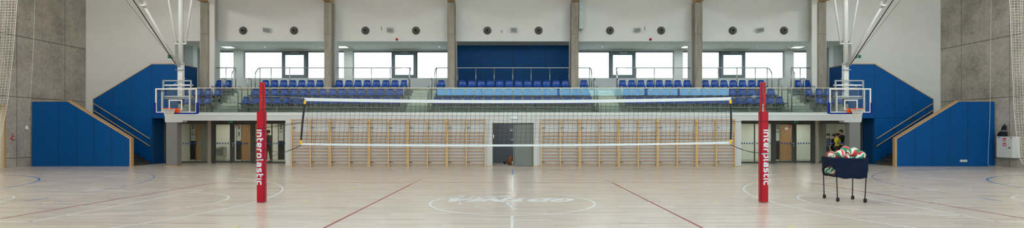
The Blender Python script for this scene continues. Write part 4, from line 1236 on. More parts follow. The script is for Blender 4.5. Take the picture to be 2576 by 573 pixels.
link('cable_shackle', MB().tube([Nq(1890, 243.5), Nq(1896, 240.3), Nq(1903, 240.5), Nq(1904, 243.5), Nq(1897, 245), Nq(1890, 243.5)], .007, 6), M_SILVER, t)
# cords that are knotted round the posts
yb = YP_B = 11.47
cord([Nq(769, 250), Nq(735, 256.5), Nq(700, 266), Nq(671, 274, yb-.0), Nq(655, 276.5, 11.475), Nq(647.5, 279, 11.475)], .0045, M_NETK)
cord([Nq(760, 307), Nq(715, 313), Nq(672, 320, yb), Nq(658, 322, 11.474), Nq(645, 323.5, 11.474)], .0045, M_NETK)
cord([Nq(760, 309), Nq(715, 315.5), Nq(672, 321.5, yb), Nq(664, 322.5, 11.474)], .0035, M_NETK)
cord([Nq(757, 366), Nq(730, 378), Nq(712, 384), Nq(690, 381), Nq(668, 374, yb), Nq(663.5, 371, 11.474)], .0045, M_NETK)
cord([Nq(757, 365), Nq(735, 375), Nq(700, 387), Nq(672, 397.5, yb), Nq(655, 399.5, 11.474), Nq(645, 400.5, 11.474)], .0045, M_NETK)
cord([Nq(1838, 249), Nq(1870, 256), Nq(1905, 265.5, yb), Nq(1918, 267.5, 11.474), Nq(1930, 268.5, 11.474)], .0045, M_NETK)
cord([Nq(1839, 306), Nq(1875, 305.5), Nq(1908, 305.5, yb), Nq(1925, 305, 11.474), Nq(1935, 303.5, 11.474)], .005, M_NETK)
cord([Nq(1838, 363), Nq(1860, 374), Nq(1880, 379.5), Nq(1905, 383.5, yb), Nq(1917, 383, 11.474)], .0045, M_NETK)
cord([Nq(1838, 364), Nq(1858, 372), Nq(1885, 381.5), Nq(1905, 384, yb), Nq(1925, 387, 11.474), Nq(1936, 390, 11.474)], .0045, M_NETK)

# ================================================================ basketball hoops on ceiling frames
def hoop(s):
    side = 'fountain' if s < 0 else 'cart'
    YBD = 22.1; YPO = 22.42; XB = -14.42
    t = thing('basketball_hoop', 'ceiling-hung basketball hoop with glass backboard at the %s end of the tribune' % side, 'basketball hoop', (s*14.42, YBD, 2.4))
    def put(name, mb, m, parent=t, **kw):
        if s > 0: mb.mirror()
        return link(name, mb, m, parent, **kw)
    x0, x1 = wx(391, YBD), wx(495.5, YBD); z0, z1 = wz(283, YBD), wz(222, YBD)
    gl = put('glass_board', MB().box(x0+.02, x1-.02, YBD, YBD+.012, z0+.02, z1-.02), M_GLASS_BOARD)
    fw = .055
    put('board_frame', MB().box(x0, x1, YBD-.012, YBD+.02, z1-fw, z1).box(x0, x1, YBD-.012, YBD+.02, z0, z0+fw*.7).box(x0, x0+fw, YBD-.012, YBD+.02, z0+fw*.7, z1-fw).box(x1-fw, x1, YBD-.012, YBD+.02, z0+fw*.7, z1-fw), M_WMET)
    a0, a1 = wx(424.5, YBD), wx(458.5, YBD); b0, b1 = wz(276.5, YBD), wz(250.5, YBD); q = .05
    put('target_square', MB().box(a0, a1, YBD-.004, YBD-.001, b1-q, b1).box(a0, a1, YBD-.004, YBD-.001, b0, b0+q).box(a0, a0+q, YBD-.004, YBD-.001, b0+q, b1-q).box(a1-q, a1, YBD-.004, YBD-.001, b0+q, b1-q), M_WMET, gl)
    pb = MB().box(x0-.065, x0+.03, YBD-.03, YBD+.045, z0-.05, wz(258, YBD)).box(x1-.03, x1+.065, YBD-.03, YBD+.045, z0-.05, wz(258, YBD)).box(x0+.03, x1-.03, YBD-.03, YBD+.045, z0-.065, z0)
    put('edge_padding', pb, M_PADB, bevel=.012)
    m = MB(); vs, fs = text_mesh('interplastic', .125, bold=.004); xm = wx(410.5, YBD); zm = wz(227.6, YBD)
    if s < 0: m.add([(xm+a, YBD-.003, zm+b) for a, b, _ in vs], fs); link('board_lettering', m, mat('black_board_print', srgb(12,14,30), .5), gl, fixn=False)
    else:
        xm = wx(2108.5, YBD); m.add([(xm+a, YBD-.003, zm+b) for a, b, _ in vs], fs); link('board_lettering', m, mat('white_board_print', srgb(24,28,60), .5), gl, fixn=False)
    # rim and net
    rc = (XB, YBD-.46, wz(273, 21.65)); R = .232
    rim = MB().tube([(rc[0]+R*cos(2*pi*k/32), rc[1]+R*sin(2*pi*k/32), rc[2]) for k in range(32)], .012, 8, closed=True)
    ro = put('rim', rim, M_ORANGE)
    pl = MB().box(XB-.17, XB+.17, YBD-.035, YBD-.012, rc[2]-.16, rc[2]+.03).box(XB-.09, XB+.09, YBD-.30, YBD-.03, rc[2]-.02, rc[2]+.005)
    pl.prism([(YBD-.03, rc[2]-.15), (YBD-.03, rc[2]-.02), (YBD-.26, rc[2]-.02)], XB-.09, XB-.075, 'x').prism([(YBD-.03, rc[2]-.15), (YBD-.03, rc[2]-.02), (YBD-.26, rc[2]-.02)], XB+.075, XB+.09, 'x')
    put('rim_mount', pl, M_ORANGE, ro)
    nt = MB(); n = 14
    def nn(k, j):
        v = j/5; r = R*(1-.50*v**.8); a = 2*pi*(k+.5*(j % 2))/n
        return (rc[0]+r*cos(a), rc[1]+r*sin(a), rc[2]-.012-.40*v)
    for k in range(n):
        nt.tube([nn(k if j % 2 == 0 else k, j) for j in range(6)], .009, 4, caps=False)
        nt.tube([nn(k-(j % 2), j) if True else None for j in range(6)], .009, 4, caps=False)
    put('net', nt, M_NETW, ro)
    # board carrier
    c = MB()
    for px in (409.5, 478.7):
        x = wx(px, YBD+.08); c.box(x-.028, x+.028, YBD+.02, YBD+.08, z0, wz(222, YBD))
    put('board_rails', c, M_WMET)
    c = MB()
    yb_ = YBD+.16
    xa, xb = wx(411, yb_), wx(480.5, yb_); za, zb2 = wz(248, yb_), wz(202.5, yb_)
    for x in (xa, xb): c.box(x-.022, x+.022, yb_-.03, yb_+.03, za, zb2+.02)
    c.box(xa, xb, yb_-.03, yb_+.03, zb2-.03, zb2+.02); c.box(xa, xb, yb_-.03, yb_+.03, za-.01, za+.035)
    put('height_frame', c, M_SILVER)
    c = MB()
    for py in (213.8, 242.3): c.box(wx(413.5, yb_+.06), wx(485, yb_+.06), yb_+.03, yb_+.1, wz(py+1.7, yb_), wz(py-1.7, yb_))
    put('cross_bars', c, M_WMET)
    put('height_strut', MB().tube([(wx(420, yb_+.1), yb_+.08, wz(223, yb_)), (wx(449, yb_+.1), yb_+.12, wz(204.5, yb_)), (wx(462, yb_), yb_+.1, wz(196.5, yb_))], .022, 6), M_SILVER)
    # hanging mast
    put('mast', MB().box(XB-.105, XB+.105, YPO-.07, YPO+.10, wz(246, YPO), 4.6), M_WMET, bevel=.01)
    put('mast_upper', MB().lathe([(.098, 4.5), (.098, ZTOP)], (XB, YPO, 0), 'z', 20), M_WMET)
    zj = wz(109.5, YPO)
    v = MB()
    for sg, ptop in ((-1, 424.5), (1, 482.5)):
        v.box(XB+sg*.06, XB+sg*.24, YPO-.045, YPO+.045, zj-.035, zj+.01)
        xt = wx(ptop, YPO); zt_ = wz(0, YPO); xb2 = XB+sg*.205
        k = (ZTOP-zj)/(zt_-zj)
        v.tube([(xb2, YPO, zj), (xb2+(xt-xb2)*k, YPO, ZTOP)], .045, 8)
    put('side_struts', v, M_WMET)
    col = MB()
    for py in (161, 176): put('mast_collar', MB().lathe([(.12, -.018), (.12, .018)], (XB, YPO, wz(py, YPO)), 'z', 16).box(XB-.15, XB+.15, YPO-.15, YPO-.09, wz(py, YPO)-.012, wz(py, YPO)+.012), M_SILVER)
    # folding brace rising towards the middle of the hall
    za_ = wz(168, YPO)
    p0 = Vector((XB, YPO-.1, za_)); p1 = Vector((XB, wy0, wz(0, wy0))); k = (ZTOP-.1-p0.z)/(p1.z-p0.z)
    pe = p0+(p1-p0)*k
    put('folding_brace', MB().tube([p0, p0+(p1-p0)*.92], .045, 8).tube([p0+(p1-p0)*.9, pe], .06, 8), M_WMET)
    bb = p0+(p1-p0)*.93
    put('brace_clamp', MB().box(bb.x-.13, bb.x+.09, bb.y-.05, bb.y+.05, bb.z-.02, bb.z+.03).box(bb.x-.06, bb.x+.06, bb.y-.08, bb.y+.08, bb.z-.05, bb.z+.14), M_WMET)
    q0 = Vector((XB-.10, YPO-.12, wz(166, YPO))); q1 = Vector((XB-.14, wy1, wz(0, wy1)))
    put('winch_cable', MB().tube([q0, q0+(q1-q0)*k], .019, 6), M_CABLE)
    q2 = Vector((XB-.16, YPO-.14, wz(160, YPO))); q3 = Vector((XB-.30, wy2, wz(0, wy2)))
    put('safety_cable', MB().tube([q2, q2+(q3-q2)*k], .006, 5), M_CABLE)
    put('turnbuckle', MB().tube([q0, q0+(q1-q0)*.04], .03, 6).tube([q0+(q1-q0)*.04, q0+(q1-q0)*.09], .018, 6), M_SILVER)
    return t
wy0, wy1, wy2 = 20.0, 19.8, 19.65
hoop(-1); hoop(1)
# ================================================================ ball cart
def cart():
    A, B, Cc, D = (7.40, 12.30), (7.335, 11.69), (7.93, 12.08), (7.84, 11.52)     # back-left, front-left, back-right, front-right feet
    t = thing('ball_cart', 'navy cloth ball cart on four thin castered legs beside the red post', 'ball cart', (7.63, 11.9, 0))
    zt, zb = .985, .56
    fr = MB()
    # corners of the basket (top is slightly wider than the feet)
    tops = {'A': (7.40, 12.36), 'B': (7.30, 11.70), 'C': (7.99, 12.16), 'D': (7.885, 11.50)}
    bots = {'A': (7.405, 12.33), 'B': (7.325, 11.70), 'C': (7.95, 12.1), 'D': (7.86, 11.51)}
    feet = {'A': A, 'B': B, 'C': Cc, 'D': D}
    order = 'ABDC'
    T = lambda k, z=zt: (*tops[k], z)
    Bo = lambda k, z=zb: (*bots[k], z)
    fr.tube([T(k) for k in order], .012, 6, closed=True)
    link('top_frame', fr, M_BLACK, t)
    fr = MB().tube([Bo(k, zb+.03) for k in order], .010, 6, closed=True)
    link('bottom_frame', fr, M_BLACK, t)
    for k in order:
        l = link('leg', MB().tube([T(k), Bo(k, zb), (*feet[k], .07)], .0115, 8), M_BLACK, t)
        x, y = feet[k]
        w = MB().lathe([(.0,-.022),(.030,-.022),(.036,-.012),(.036,.012),(.030,.022),(.0,.022)], (x+.012, y+.01, .036), 'x', 16)
        link('caster', w, M_RUBBER, l)
        link('caster_fork', MB().box(x-.016, x-.010, y-.012, y+.022, .03, .085).box(x+.034, x+.04, y-.012, y+.022, .03, .085).box(x-.016, x+.04, y-.012, y+.022, .08, .09), M_BLACK, l)
    # cloth walls: gently sagging quilt between the frames
    def wall(k0, k1, nm, hole=None, sagb=.03, out=1):
        a0, a1, b0, b1 = Vector(T(k0)), Vector(T(k1)), Vector(Bo(k0, zb)), Vector(Bo(k1, zb))
        nrm = (a1-a0).cross(Vector((0,0,1))).normalized()
        def fn(u, v):
            u = u*1.05-.025
            top = a0.lerp(a1, u); bot = b0.lerp(b1, u)
            bot.z -= sagb*sin(pi*u)*(.7+.3*sin(u*9))
            p = top.lerp(bot, v)
            p += nrm*(.017*out)
            p += nrm*(.012*sin(pi*u)*sin(pi*v)*sin(u*7+v*3) + .008*sin(u*17+v*11)*v)
            return p
        mb = MB()
        if not hole: mb.grid(fn, 24, 14)
        else:
            n = 24; hu, hv, ru, rv = hole
            b = len(mb.v); N = 48
            # ring mesh from rounded opening to the outer rectangle
            ring = []
            for j in range(5):
                for i in range(N):
                    a = 2*pi*i/N; c, s_ = cos(a), sin(a)
                    iu, iv = hu+ru*c, hv+rv*s_
                    m_ = max(abs(c), abs(s_)); qx, qy = c/m_, s_/m_
                    ou = .5+.5*qx; ov = .5+.5*qy
                    q = j/4
                    mb.v.append(tuple(fn(min(1,max(0,iu+(ou-iu)*q)), min(1,max(0,iv+(ov-iv)*q)))))
            for j in range(4):
                for i in range(N):
                    i2 = (i+1) % N
                    mb.face((b+j*N+i, b+j*N+i2, b+(j+1)*N+i2, b+(j+1)*N+i), 0, True)
        o = link(nm, mb, M_NAVY, t, solid=.004)
        if hole:
            hu, hv, ru, rv = hole
            ms = MB()
            for k in range(1, 9):
                u = hu-ru+2*ru*k/9; h = rv*sqrt(max(0, 1-((u-hu)/ru)**2)); ms.tube([fn(u, hv-h), fn(u, hv), fn(u, hv+h)], .0016, 4)
                v = hv-rv+2*rv*k/9; h = ru*sqrt(max(0, 1-((v-hv)/rv)**2)); ms.tube([fn(hu-h, v), fn(hu, v), fn(hu+h, v)], .0016, 4)
            link('mesh_window', ms, M_NETK, o)
            rim = MB().tube([fn(hu+ru*cos(2*pi*k/32), hv+rv*sin(2*pi*k/32)) for k in range(32)], .006, 5, closed=True)
            link('window_hem', rim, M_BLACK, o)
    wall('B', 'D', 'front_cloth', sagb=.055); wall('A', 'B', 'end_cloth', (.5, .72, .47, .27), .02); wall('C', 'D', 'end_cloth', None, .03, -1); wall('A', 'C', 'back_cloth', None, .03, -1)
    a, b, c, d = [Vector(Bo(k, zb+.005)) for k in 'ABCD']
    link('floor_cloth', MB().grid(lambda u, v: (lambda p: (p.x, p.y, p.z-.05*sin(pi*u)*sin(pi*v)))(a.lerp(b, u).lerp(c.lerp(d, u), v)), 12, 12), M_NAVY, t, solid=.004)
    return zb
zbk = cart()
M_BW, M_BR, M_BG = mat('white_ball_panel', srgb(228,224,210), .45, var=.03), mat('red_ball_panel', srgb(206,44,58), .45, var=.03), mat('green_ball_panel', srgb(0,134,98), .45, var=.03)
BALLS = []
def volleyball(c, rot, label, pat=(0, 1, 0, 2, 0, 1, 2, 0, 2)):
    r = .104; nu, nv = 45, 24
    mb = MB(); b = 0
    Rm = Euler(rot).to_matrix()
    for j in range(nv+1):
        th = pi*j/nv; tw = .34*sin(th)+.14*(j/nv)
        for i in range(nu):
            ph = 2*pi*(i/nu-tw); v = Rm @ Vector((sin(th)*cos(ph), sin(th)*sin(ph), cos(th)))*r
            mb.v.append((c[0]+v.x, c[1]+v.y, c[2]+v.z))
    for j in range(nv):
        for i in range(nu):
            l = (i+1) % nu
            mb.face((j*nu+i, (j+1)*nu+i, (j+1)*nu+l, j*nu+l), pat[i*9//nu], True)
    o = link('volleyball', mb, [M_BW, M_BR, M_BG], loc=tuple(c))
    tag(o, label, 'ball', 'red, green and white volleyballs in the ball cart')
    return o
def bpos(px, py, Y): return (wx(px, Y), Y, wz(py, Y))
volleyball(bpos(2091, 390.5, 12.2), (.4, .9, 0), 'red and white volleyball at the fountain-side end on top of the cart', (0, 1, 0, 1, 0, 1, 0, 2, 1))
volleyball(bpos(2114.5, 388, 11.80), (1.9, .3, .6), 'red, green and white volleyball second from the net along the cart top', (1, 0, 2, 0, 1, 0, 1, 0, 2))
volleyball(bpos(2126, 378.5, 12.04), (2.6, -.5, .2), 'green and white volleyball at the peak of the heap, behind the front ball')
volleyball(bpos(2142.5, 384, 11.74), (1.2, .6, 1.9), 'large red striped volleyball in front of the heap on the cart', (1, 0, 1, 0, 1, 0, 2, 0, 1))
volleyball(bpos(2147, 381.5, 12.0), (.2, 1.3, 2.8), 'mostly hidden green volleyball behind the front red striped one')
volleyball(bpos(2165, 390.5, 11.86), (2.2, .9, 4.1), 'green and white volleyball at the far end of the cart from the net')
volleyball(bpos(2100, 400, 11.99), (.8, 2.2, 1.1), 'red volleyball sunk to the rim below the end ball on the cart')
volleyball(bpos(2133, 398, 11.78), (1.5, 2.0, .4), 'volleyball sunk behind the front cloth in the middle of the cart')
volleyball(bpos(2156, 399, 11.72), (2.9, 1.0, .9), 'volleyball sunk behind the front cloth near the cart end')
for i, (x, y, z, w) in enumerate([(7.465, 12.19, .665, 'back'), (7.44, 11.97, .67, 'middle'), (7.455, 11.815, .675, 'front'), (7.49, 12.08, .84, 'upper')]):
    volleyball((x, y, z), (i*1.3+.2, i*.7, i), '%s volleyball seen through the mesh window in the cart end' % w)
for i, (x, y) in enumerate([(7.69, 12.08), (7.66, 11.86), (7.74, 11.69)]):
    volleyball((x, y, .66), (i*1.1, i*.5, i*2), 'volleyball lying at the bottom inside the navy ball cart')

# ================================================================ people behind the glass
def skin_mesh(nodes, edges, root, sub=2):
    """nodes {name: (co, radius)} -> evaluated continuous skin surface (verts, faces)"""
    names = list(nodes); idx = {n: i for i, n in enumerate(names)}
    me = bpy.data.meshes.new('skinbase'); me.from_pydata([nodes[n][0] for n in names], [(idx[a], idx[b]) for a, b in edges], [])
    ob = bpy.data.objects.new('skinbase', me); COL.objects.link(ob)
    ob.modifiers.new('s', 'SKIN'); 
    for i, n in enumerate(names):
        sv = me.skin_vertices[0].data[i]; r = nodes[n][1]
        sv.radius = r if isinstance(r, tuple) else (r, r); sv.use_root = (n == root)
    sb = ob.modifiers.new('d', 'SUBSURF'); sb.levels = sub; sb.render_levels = sub
    dg = bpy.context.evaluated_depsgraph_get(); dg.update()
    ev = bpy.data.meshes.new_from_object(ob.evaluated_get(dg))
    vs = [tuple(v.co) for v in ev.vertices]; fs = [tuple(p.vertices) for p in ev.polygons]
    bpy.data.objects.remove(ob); bpy.data.meshes.remove(me); bpy.data.meshes.remove(ev)
    return vs, fs
def person(label, loc, rz, H, shirt, trousers, hair, skin=(226,176,148), armL=None, armR=None, long_sleeve=False, stride=.0, shorts=False, group=None):
    t = thing('person', label, 'person', loc, group)
    Rz = Matrix.Rotation(rz, 3, 'Z')
    def W(v): 
        q = Rz @ Vector(v); return (q.x+loc[0], q.y+loc[1], q.z+loc[2])
    h = H
    N = {
     'pelvis': ((0,0,.53*h), (.078*h,.062*h)), 'spine': ((0,.005*h,.63*h), (.070*h,.055*h)), 'chest': ((0,0,.73*h), (.085*h,.062*h)), 'neckb': ((0,.008*h,.815*h), (.045*h,.04*h)),
     'neck': ((0,.004*h,.855*h), .030*h), 'jaw': ((0,-.012*h,.885*h), (.046*h,.052*h)), 'head': ((0,-.006*h,.932*h), (.058*h,.070*h)), 'crown': ((0,-.002*h,.972*h), (.044*h,.052*h)) }
    Ed = [('pelvis','spine'),('spine','chest'),('chest','neckb'),('neckb','neck'),('neck','jaw'),('jaw','head'),('head','crown')]
    for s, nm, arm in ((1,'L',armL),(-1,'R',armR)):
        arm = arm or [(.125,.0,.62),(.13,-.02,.48)]
        el, wr = [Vector((s*a[0], a[1], a[2]))*h for a in arm]
        sh = Vector((s*.105, .005, .795))*h
        N['sh'+nm] = (tuple(sh), .036*h); N['ua'+nm] = (tuple(sh.lerp(el,.5)), .030*h); N['el'+nm] = (tuple(el), .024*h); N['fa'+nm] = (tuple(el.lerp(wr,.45)), .023*h); N['wr'+nm] = (tuple(wr), .015*h)
        d = (wr-el).normalized(); side = d.cross(Vector((1,0,0))).normalized() if abs(d.x) < .9 else Vector((0,1,0)); bend = d.cross(side).normalized()
        pm = wr+d*.035*h; N['pm'+nm] = (tuple(pm), (.021*h,.012*h))
        Ed += [('chest','sh'+nm),('sh'+nm,'ua'+nm),('ua'+nm,'el'+nm),('el'+nm,'fa'+nm),('fa'+nm,'wr'+nm),('wr'+nm,'pm'+nm)]
        for k, (off, ln) in enumerate(((-.017,.036),(-.006,.044),(.006,.042),(.017,.032))):
            b0 = pm+d*.016*h+side*off*h; b1 = b0+d*ln*.5*h+bend*.004*h; b2 = b1+d*ln*.5*h+bend*.012*h
            for q, p, r in (('a',b0,.0056),('b',b1,.0052),('c',b2,.0042)): N['f%s%d%s' % (nm,k,q)] = (tuple(p), r*h)
            Ed += [('pm'+nm,'f%s%da' % (nm,k)),('f%s%da' % (nm,k),'f%s%db' % (nm,k)),('f%s%db' % (nm,k),'f%s%dc' % (nm,k))]
        b0 = wr+d*.016*h-side*.022*h; b1 = b0+d*.022*h-side*.010*h
        N['th'+nm+'a'] = (tuple(b0), .0066*h); N['th'+nm+'b'] = (tuple(b1), .0052*h); Ed += [('wr'+nm,'th'+nm+'a'),('th'+nm+'a','th'+nm+'b')]
        st = stride*s
        N['hip'+nm] = ((s*.052*h, 0, .50*h), .056*h); N['thi'+nm] = ((s*.055*h, -st*.25*h, .39*h), .048*h); N['kn'+nm] = ((s*.055*h, -st*.55*h, .28*h), .034*h)
        N['ca'+nm] = ((s*.056*h, -st*.6*h+.008*h, .20*h), .033*h); N['an'+nm] = ((s*.056*h, -st*.8*h+.012*h, .045*h), .021*h)
        N['he'+nm] = ((s*.056*h, -st*.8*h+.02*h, .022*h), .021*h); N['to'+nm] = ((s*.062*h, -st*.8*h-.085*h, .016*h), (.026*h,.015*h))
        Ed += [('pelvis','hip'+nm),('hip'+nm,'thi'+nm),('thi'+nm,'kn'+nm),('kn'+nm,'ca'+nm),('ca'+nm,'an'+nm),('an'+nm,'he'+nm),('he'+nm,'to'+nm)]
    vs, fs = skin_mesh(N, Ed, 'pelvis', 1)
    mb = MB(); mb.add([W(v) for v in vs], fs); mb.s = [True]*len(mb.f)
    # face
    hd = Vector(N['head'][0])
    ft = MB()
    ft.ball(tuple(hd+Vector((0,-.061*h,-.012*h))), .011*h, 8, 6, sc=(.8,1,1.4))
    for s in (-1,1): ft.ball(tuple(hd+Vector((s*.046*h,.004*h,-.008*h))), .014*h, 8, 6, sc=(.45,.8,1.3))
    mb.add([W(v) for v in ft.v], ft.f); mb.s = [True]*len(mb.f)
    body = link('body', mb, mat('skin_tone', srgb(*skin), .6, var=.03), t)
    ey = MB()
    for s in (-1,1): ey.ball(tuple(hd+Vector((s*.019*h,-.056*h,.002*h))), .0055*h, 8, 6)
    ey.v = [W(v) for v in ey.v]; link('eyes', ey, M_PRINT, body)
    mo = MB().box(-.014*h, .014*h, hd.y-.057*h, hd.y-.045*h, hd.z-.036*h, hd.z-.031*h); mo.v = [W(v) for v in mo.v]
    link('mouth', mo, mat('lip_tone', srgb(160,80,76), .6), body)
    # hair cap
    hm = MB()
    def hf(u, v):
        a = u*2*pi; th = v*2.0
        front = max(0, -sin(a)); th *= (1-.42*front)
        r = (.062+.003*sin(a*9)*sin(v*6))*h
        return W((hd.x+r*.92*sin(th)*cos(a), hd.y+.004*h+r*1.06*sin(th)*sin(a), hd.z+.004*h+r*1.0*cos(th)))
    hm.grid(hf, 24, 10); link('hair', hm, mat('hair_tone', srgb(*hair), .7, var=.2, scale=30), t, solid=.006)
    def cloth(keys, grow, name, col, extra=None, sub=2):
        NN = {}
        for k in keys:
            c, r = N[k]; r = r if isinstance(r, tuple) else (r, r); NN[k] = (c, (r[0]*grow, r[1]*grow))
        if extra: NN.update(extra)
        EE = [e for e in Ed if e[0] in NN and e[1] in NN]
        if extra:
            for k in extra: EE.append((k.split('_')[1], k))
        vs, fs = skin_mesh(NN, EE, list(NN)[0], sub)
        m = MB(); m.add([W(v) for v in vs], fs); m.s = [True]*len(m.f)
        return link(name, m, mat(name+'_fabric', srgb(*col), .8, var=.06, scale=8), t)
    ks = ['pelvis','spine','chest','neckb','shL','uaL','shR','uaR'] + (['elL','elR','faL','faR'] if long_sleeve else [])
    cloth(ks, 1.2, 'shirt', shirt, {'h_pelvis': ((0, 0, .475*h), (.098*h, .078*h))})
    kt = ['pelvis','hipL','thiL','hipR','thiR'] + ([] if shorts else ['knL','caL','anL','knR','caR','anR'])
    cloth(kt, 1.3 if shorts else 1.14, 'trousers', trousers, None)
    for nm in 'LR': cloth(['an'+nm, 'he'+nm, 'to'+nm], 1.25, 'shoe', (40,40,44), sub=1)
    return t
hang = None
person('person in dark jacket seen from behind the glass pane next to the red post', (wx(674.5, 27.75), 27.75, 0), radians(-100), 1.74, (38,40,44), (34,36,40), (30,24,22), armL=[(.125,-.0,.62),(.12,-.05,.48)], armR=[(.125,.02,.62),(.12,-.01,.48)], long_sleeve=True, stride=.05)
person('person in bright yellow shirt and dark shorts standing behind the ball cart', (wx(2106.5, 27.55), 27.55, 0), radians(85), 1.56, (222,206,20), (40,44,58), (34,26,22), armL=[(.12,-.06,.63),(.06,-.17,.60)], armR=[(.12,-.05,.63),(.07,-.16,.60)], shorts=True)
person('person in dark top standing close behind the yellow shirted one', (wx(2098, 28.0), 28.0, 0), radians(80), 1.52, (36,34,44), (34,34,42), (40,26,22), armL=[(.12,-.03,.63),(.09,-.12,.56)], armR=[(.12,-.03,.63),(.09,-.12,.56)])
person('taller person in dark clothes holding a tray at the padded pillar', (wx(2115.5, 28.35), 28.35, 0), radians(-95), 1.75, (30,30,36), (88,88,94), (26,22,22), armL=[(.13,-.07,.64),(.09,-.20,.62)], armR=[(.13,-.07,.64),(.09,-.20,.62)], long_sleeve=True)
person('person in navy sweater half hidden at the concrete column', (wx(2083.5, 28.1), 28.1, 0), radians(75), 1.55, (50,62,90), (46,50,60), (60,44,36), long_sleeve=True)
Yt = 28.3; xt = wx(2118.5, Yt)
t = thing('tray', 'white tray carried by the taller dark clothed person', 'tray', (xt-.42, Yt, 1.07))
link('tray_board', MB().box(xt-.62, xt-.24, Yt-.2, Yt+.2, 1.07, 1.085), M_WPRINT, t, bevel=.004)
link('tray_rim', MB().box(xt-.62, xt-.605, Yt-.2, Yt+.2, 1.085, 1.11).box(xt-.255, xt-.24, Yt-.2, Yt+.2, 1.085, 1.11).box(xt-.605, xt-.255, Yt-.2, Yt-.185, 1.085, 1.11).box(xt-.605, xt-.255, Yt+.185, Yt+.2, 1.085, 1.11), M_WPRINT, t)

# ================================================================ dividing net curtains gathered at both side walls
def curtain(s):
    Y = 20.0
    if s < 0: E_ = [(-260,46),(0,42),(60,38),(120,33),(200,25),(255,18),(300,10),(345,2)]
    else: E_ = [(-260,2536),(0,2541),(100,2545),(200,2549),(290,2553),(340,2558),(380,2563),(400,2567),(412,2574)]
    zz = [wz(a, Y) for a, b in E_]; xx = [wx(b, Y) for a, b in E_]
    def edge(z):
        for i in range(len(zz)-1):
            if zz[i] >= z >= zz[i+1]:
                f = (zz[i]-z)/(zz[i]-zz[i+1]); return xx[i]+(xx[i+1]-xx[i])*f
        return xx[-1] if z < zz[-1] else xx[0]
    zbot = zz[-1]; z0 = ZTOP
    rows = int((z0-zbot)/.105); cols = 16
    m = MB()
    def nd(i, j):
        z = z0-(z0-zbot)*j/rows; e = edge(z)
        u = i/cols; w = 1.75 if s < 0 else 1.6
        x = e + s*(u*w*(1-.35*j/rows))
        sagz = .10*sin(pi*min(1,u*2)) * (j/rows)
        return (x, Y+.07*sin(u*19+.5)*(.5+.5*u), max(.06, z-sagz*.5))
    for i in range(cols+1): m.tube([nd(i, j) for j in range(rows+1)], .0042 if i else .010, 4, caps=False)
    for j in range(0, rows+1): m.tube([nd(i, j) for i in range(cols+1)], .0042 if j < rows else .010, 4, caps=False)
    o = link('net_curtain', m, M_NETW, loc=(xx[2], Y, 0))
    tag(o, 'white divider net gathered against the concrete wall at the %s end' % ('fountain' if s < 0 else 'cart'), 'net')
curtain(-1); curtain(1)

# ropes
def rope(pts, Ys, label, wt=None):
    P = [(wx(a, y), y, wz(b, y)) for (a, b), y in zip(pts, Ys)]
    t = thing('pull_cord', label, 'cord', P[-1])
    link('rope', MB().tube(P, .0065, 6), M_NETW, t)
    return t, P
t, P = rope([(92,-150),(88,0),(84,120),(78,230),(69,318)], [22.9]*5, 'white pull cord hanging in front of the concrete wall, fountain end')
e = P[-1]
link('cord_weight', MB().lathe([(.0,-.11),(.05,-.09),(.06,-.02),(.03,.04),(.012,.07)], (e[0]-.02, e[1], e[2]-.02), 'z', 14), M_WMET, t)
link('loose_end', MB().tube([(e[0]+.02, e[1], e[2]), (e[0]+.05, e[1], e[2]-.12), (e[0]+.09, e[1], e[2]-.2), (e[0]+.05, e[1], e[2]-.24)], .009, 5), M_NETW, t)
rope([(2494,-200),(2493,0),(2492,150),(2491,260),(2489,330),(2486,380),(2485.5,412),(2489,417.2),(2497,417.8),(2504,415.8),(2510,417.8),(2519,418)], [23.6]*7+[23.7,23.75,23.85,23.7,23.68], 'white pull cord hanging down the blue parapet to the floor, cart end')

# wall cabinet, bag, call point
xw = XS
ya, yb = XS*F/(2558-CX), XS*F/(2509-CX)          # extent along the side wall
YC0, YC1 = 22.2, 24.02
x0 = wx(2509, YC0-.05)
zt, zb = wz(343.5, 22.4), wz(399.5, 22.4)
x0 = xw-.32
y0, y1 = (x0)*F/(2548-CX), (x0)*F/(2506.5-CX)
t = thing('wall_cabinet', 'white hose cabinet on the concrete wall at the cart end', 'cabinet', (xw, (y0+y1)/2, zb))
link('cabinet_body', MB().box(x0+.012, xw, y0, y1, zb, zt), M_WMET, t, bevel=.006)
dr = link('cabinet_door', MB().box(x0-.012, x0+.010, y0+.015, y1-.015, zb+.02, zt-.02), M_WMET, t, bevel=.004)
yl = (x0)*F/(2540-CX)
link('door_lock', MB().lathe([(.035,-.0),(.035,-.018),(.02,-.025)], (x0-.012, yl, wz(371.5, yl)), 'x', 12), M_DARKFR, dr)
link('lock_key', MB().box(x0-.03, x0-.012, yl-.07, yl-.045, wz(371.5, yl)-.008, wz(371.5, yl)+.008), M_DARKFR, dr)
st = MB(); wp = MB()
for py in (351, 363.5):
    yc_ = x0*F/(2527.5-CX); zc = wz(py, yc_)
    st.box(x0-.016, x0-.012, yc_-.075, yc_+.075, zc-.075, zc+.075)
    wp.box(x0-.018, x0-.016, yc_-.05, yc_-.01, zc-.05, zc+.02); wp.box(x0-.018, x0-.016, yc_+.015, yc_+.04, zc-.055, zc+.045)
so = link('fire_stickers', st, M_REDSIGN, dr); link('sticker_print', wp, M_WPRINT, so)
lb = MB()
for px in (2544, 2513.5):
    q = x0*F/(px-CX); lb.box(x0-.015, x0-.012, q-.045, q+.045, zt-.075, zt-.045)
link('cabinet_labels', lb, M_DARKFR, dr)
link('feed_pipe', MB().tube([(x0+.15, y1, zt-.09), (x0+.15, y1+.22, zt-.09)], .025, 10), M_SILVER, t)
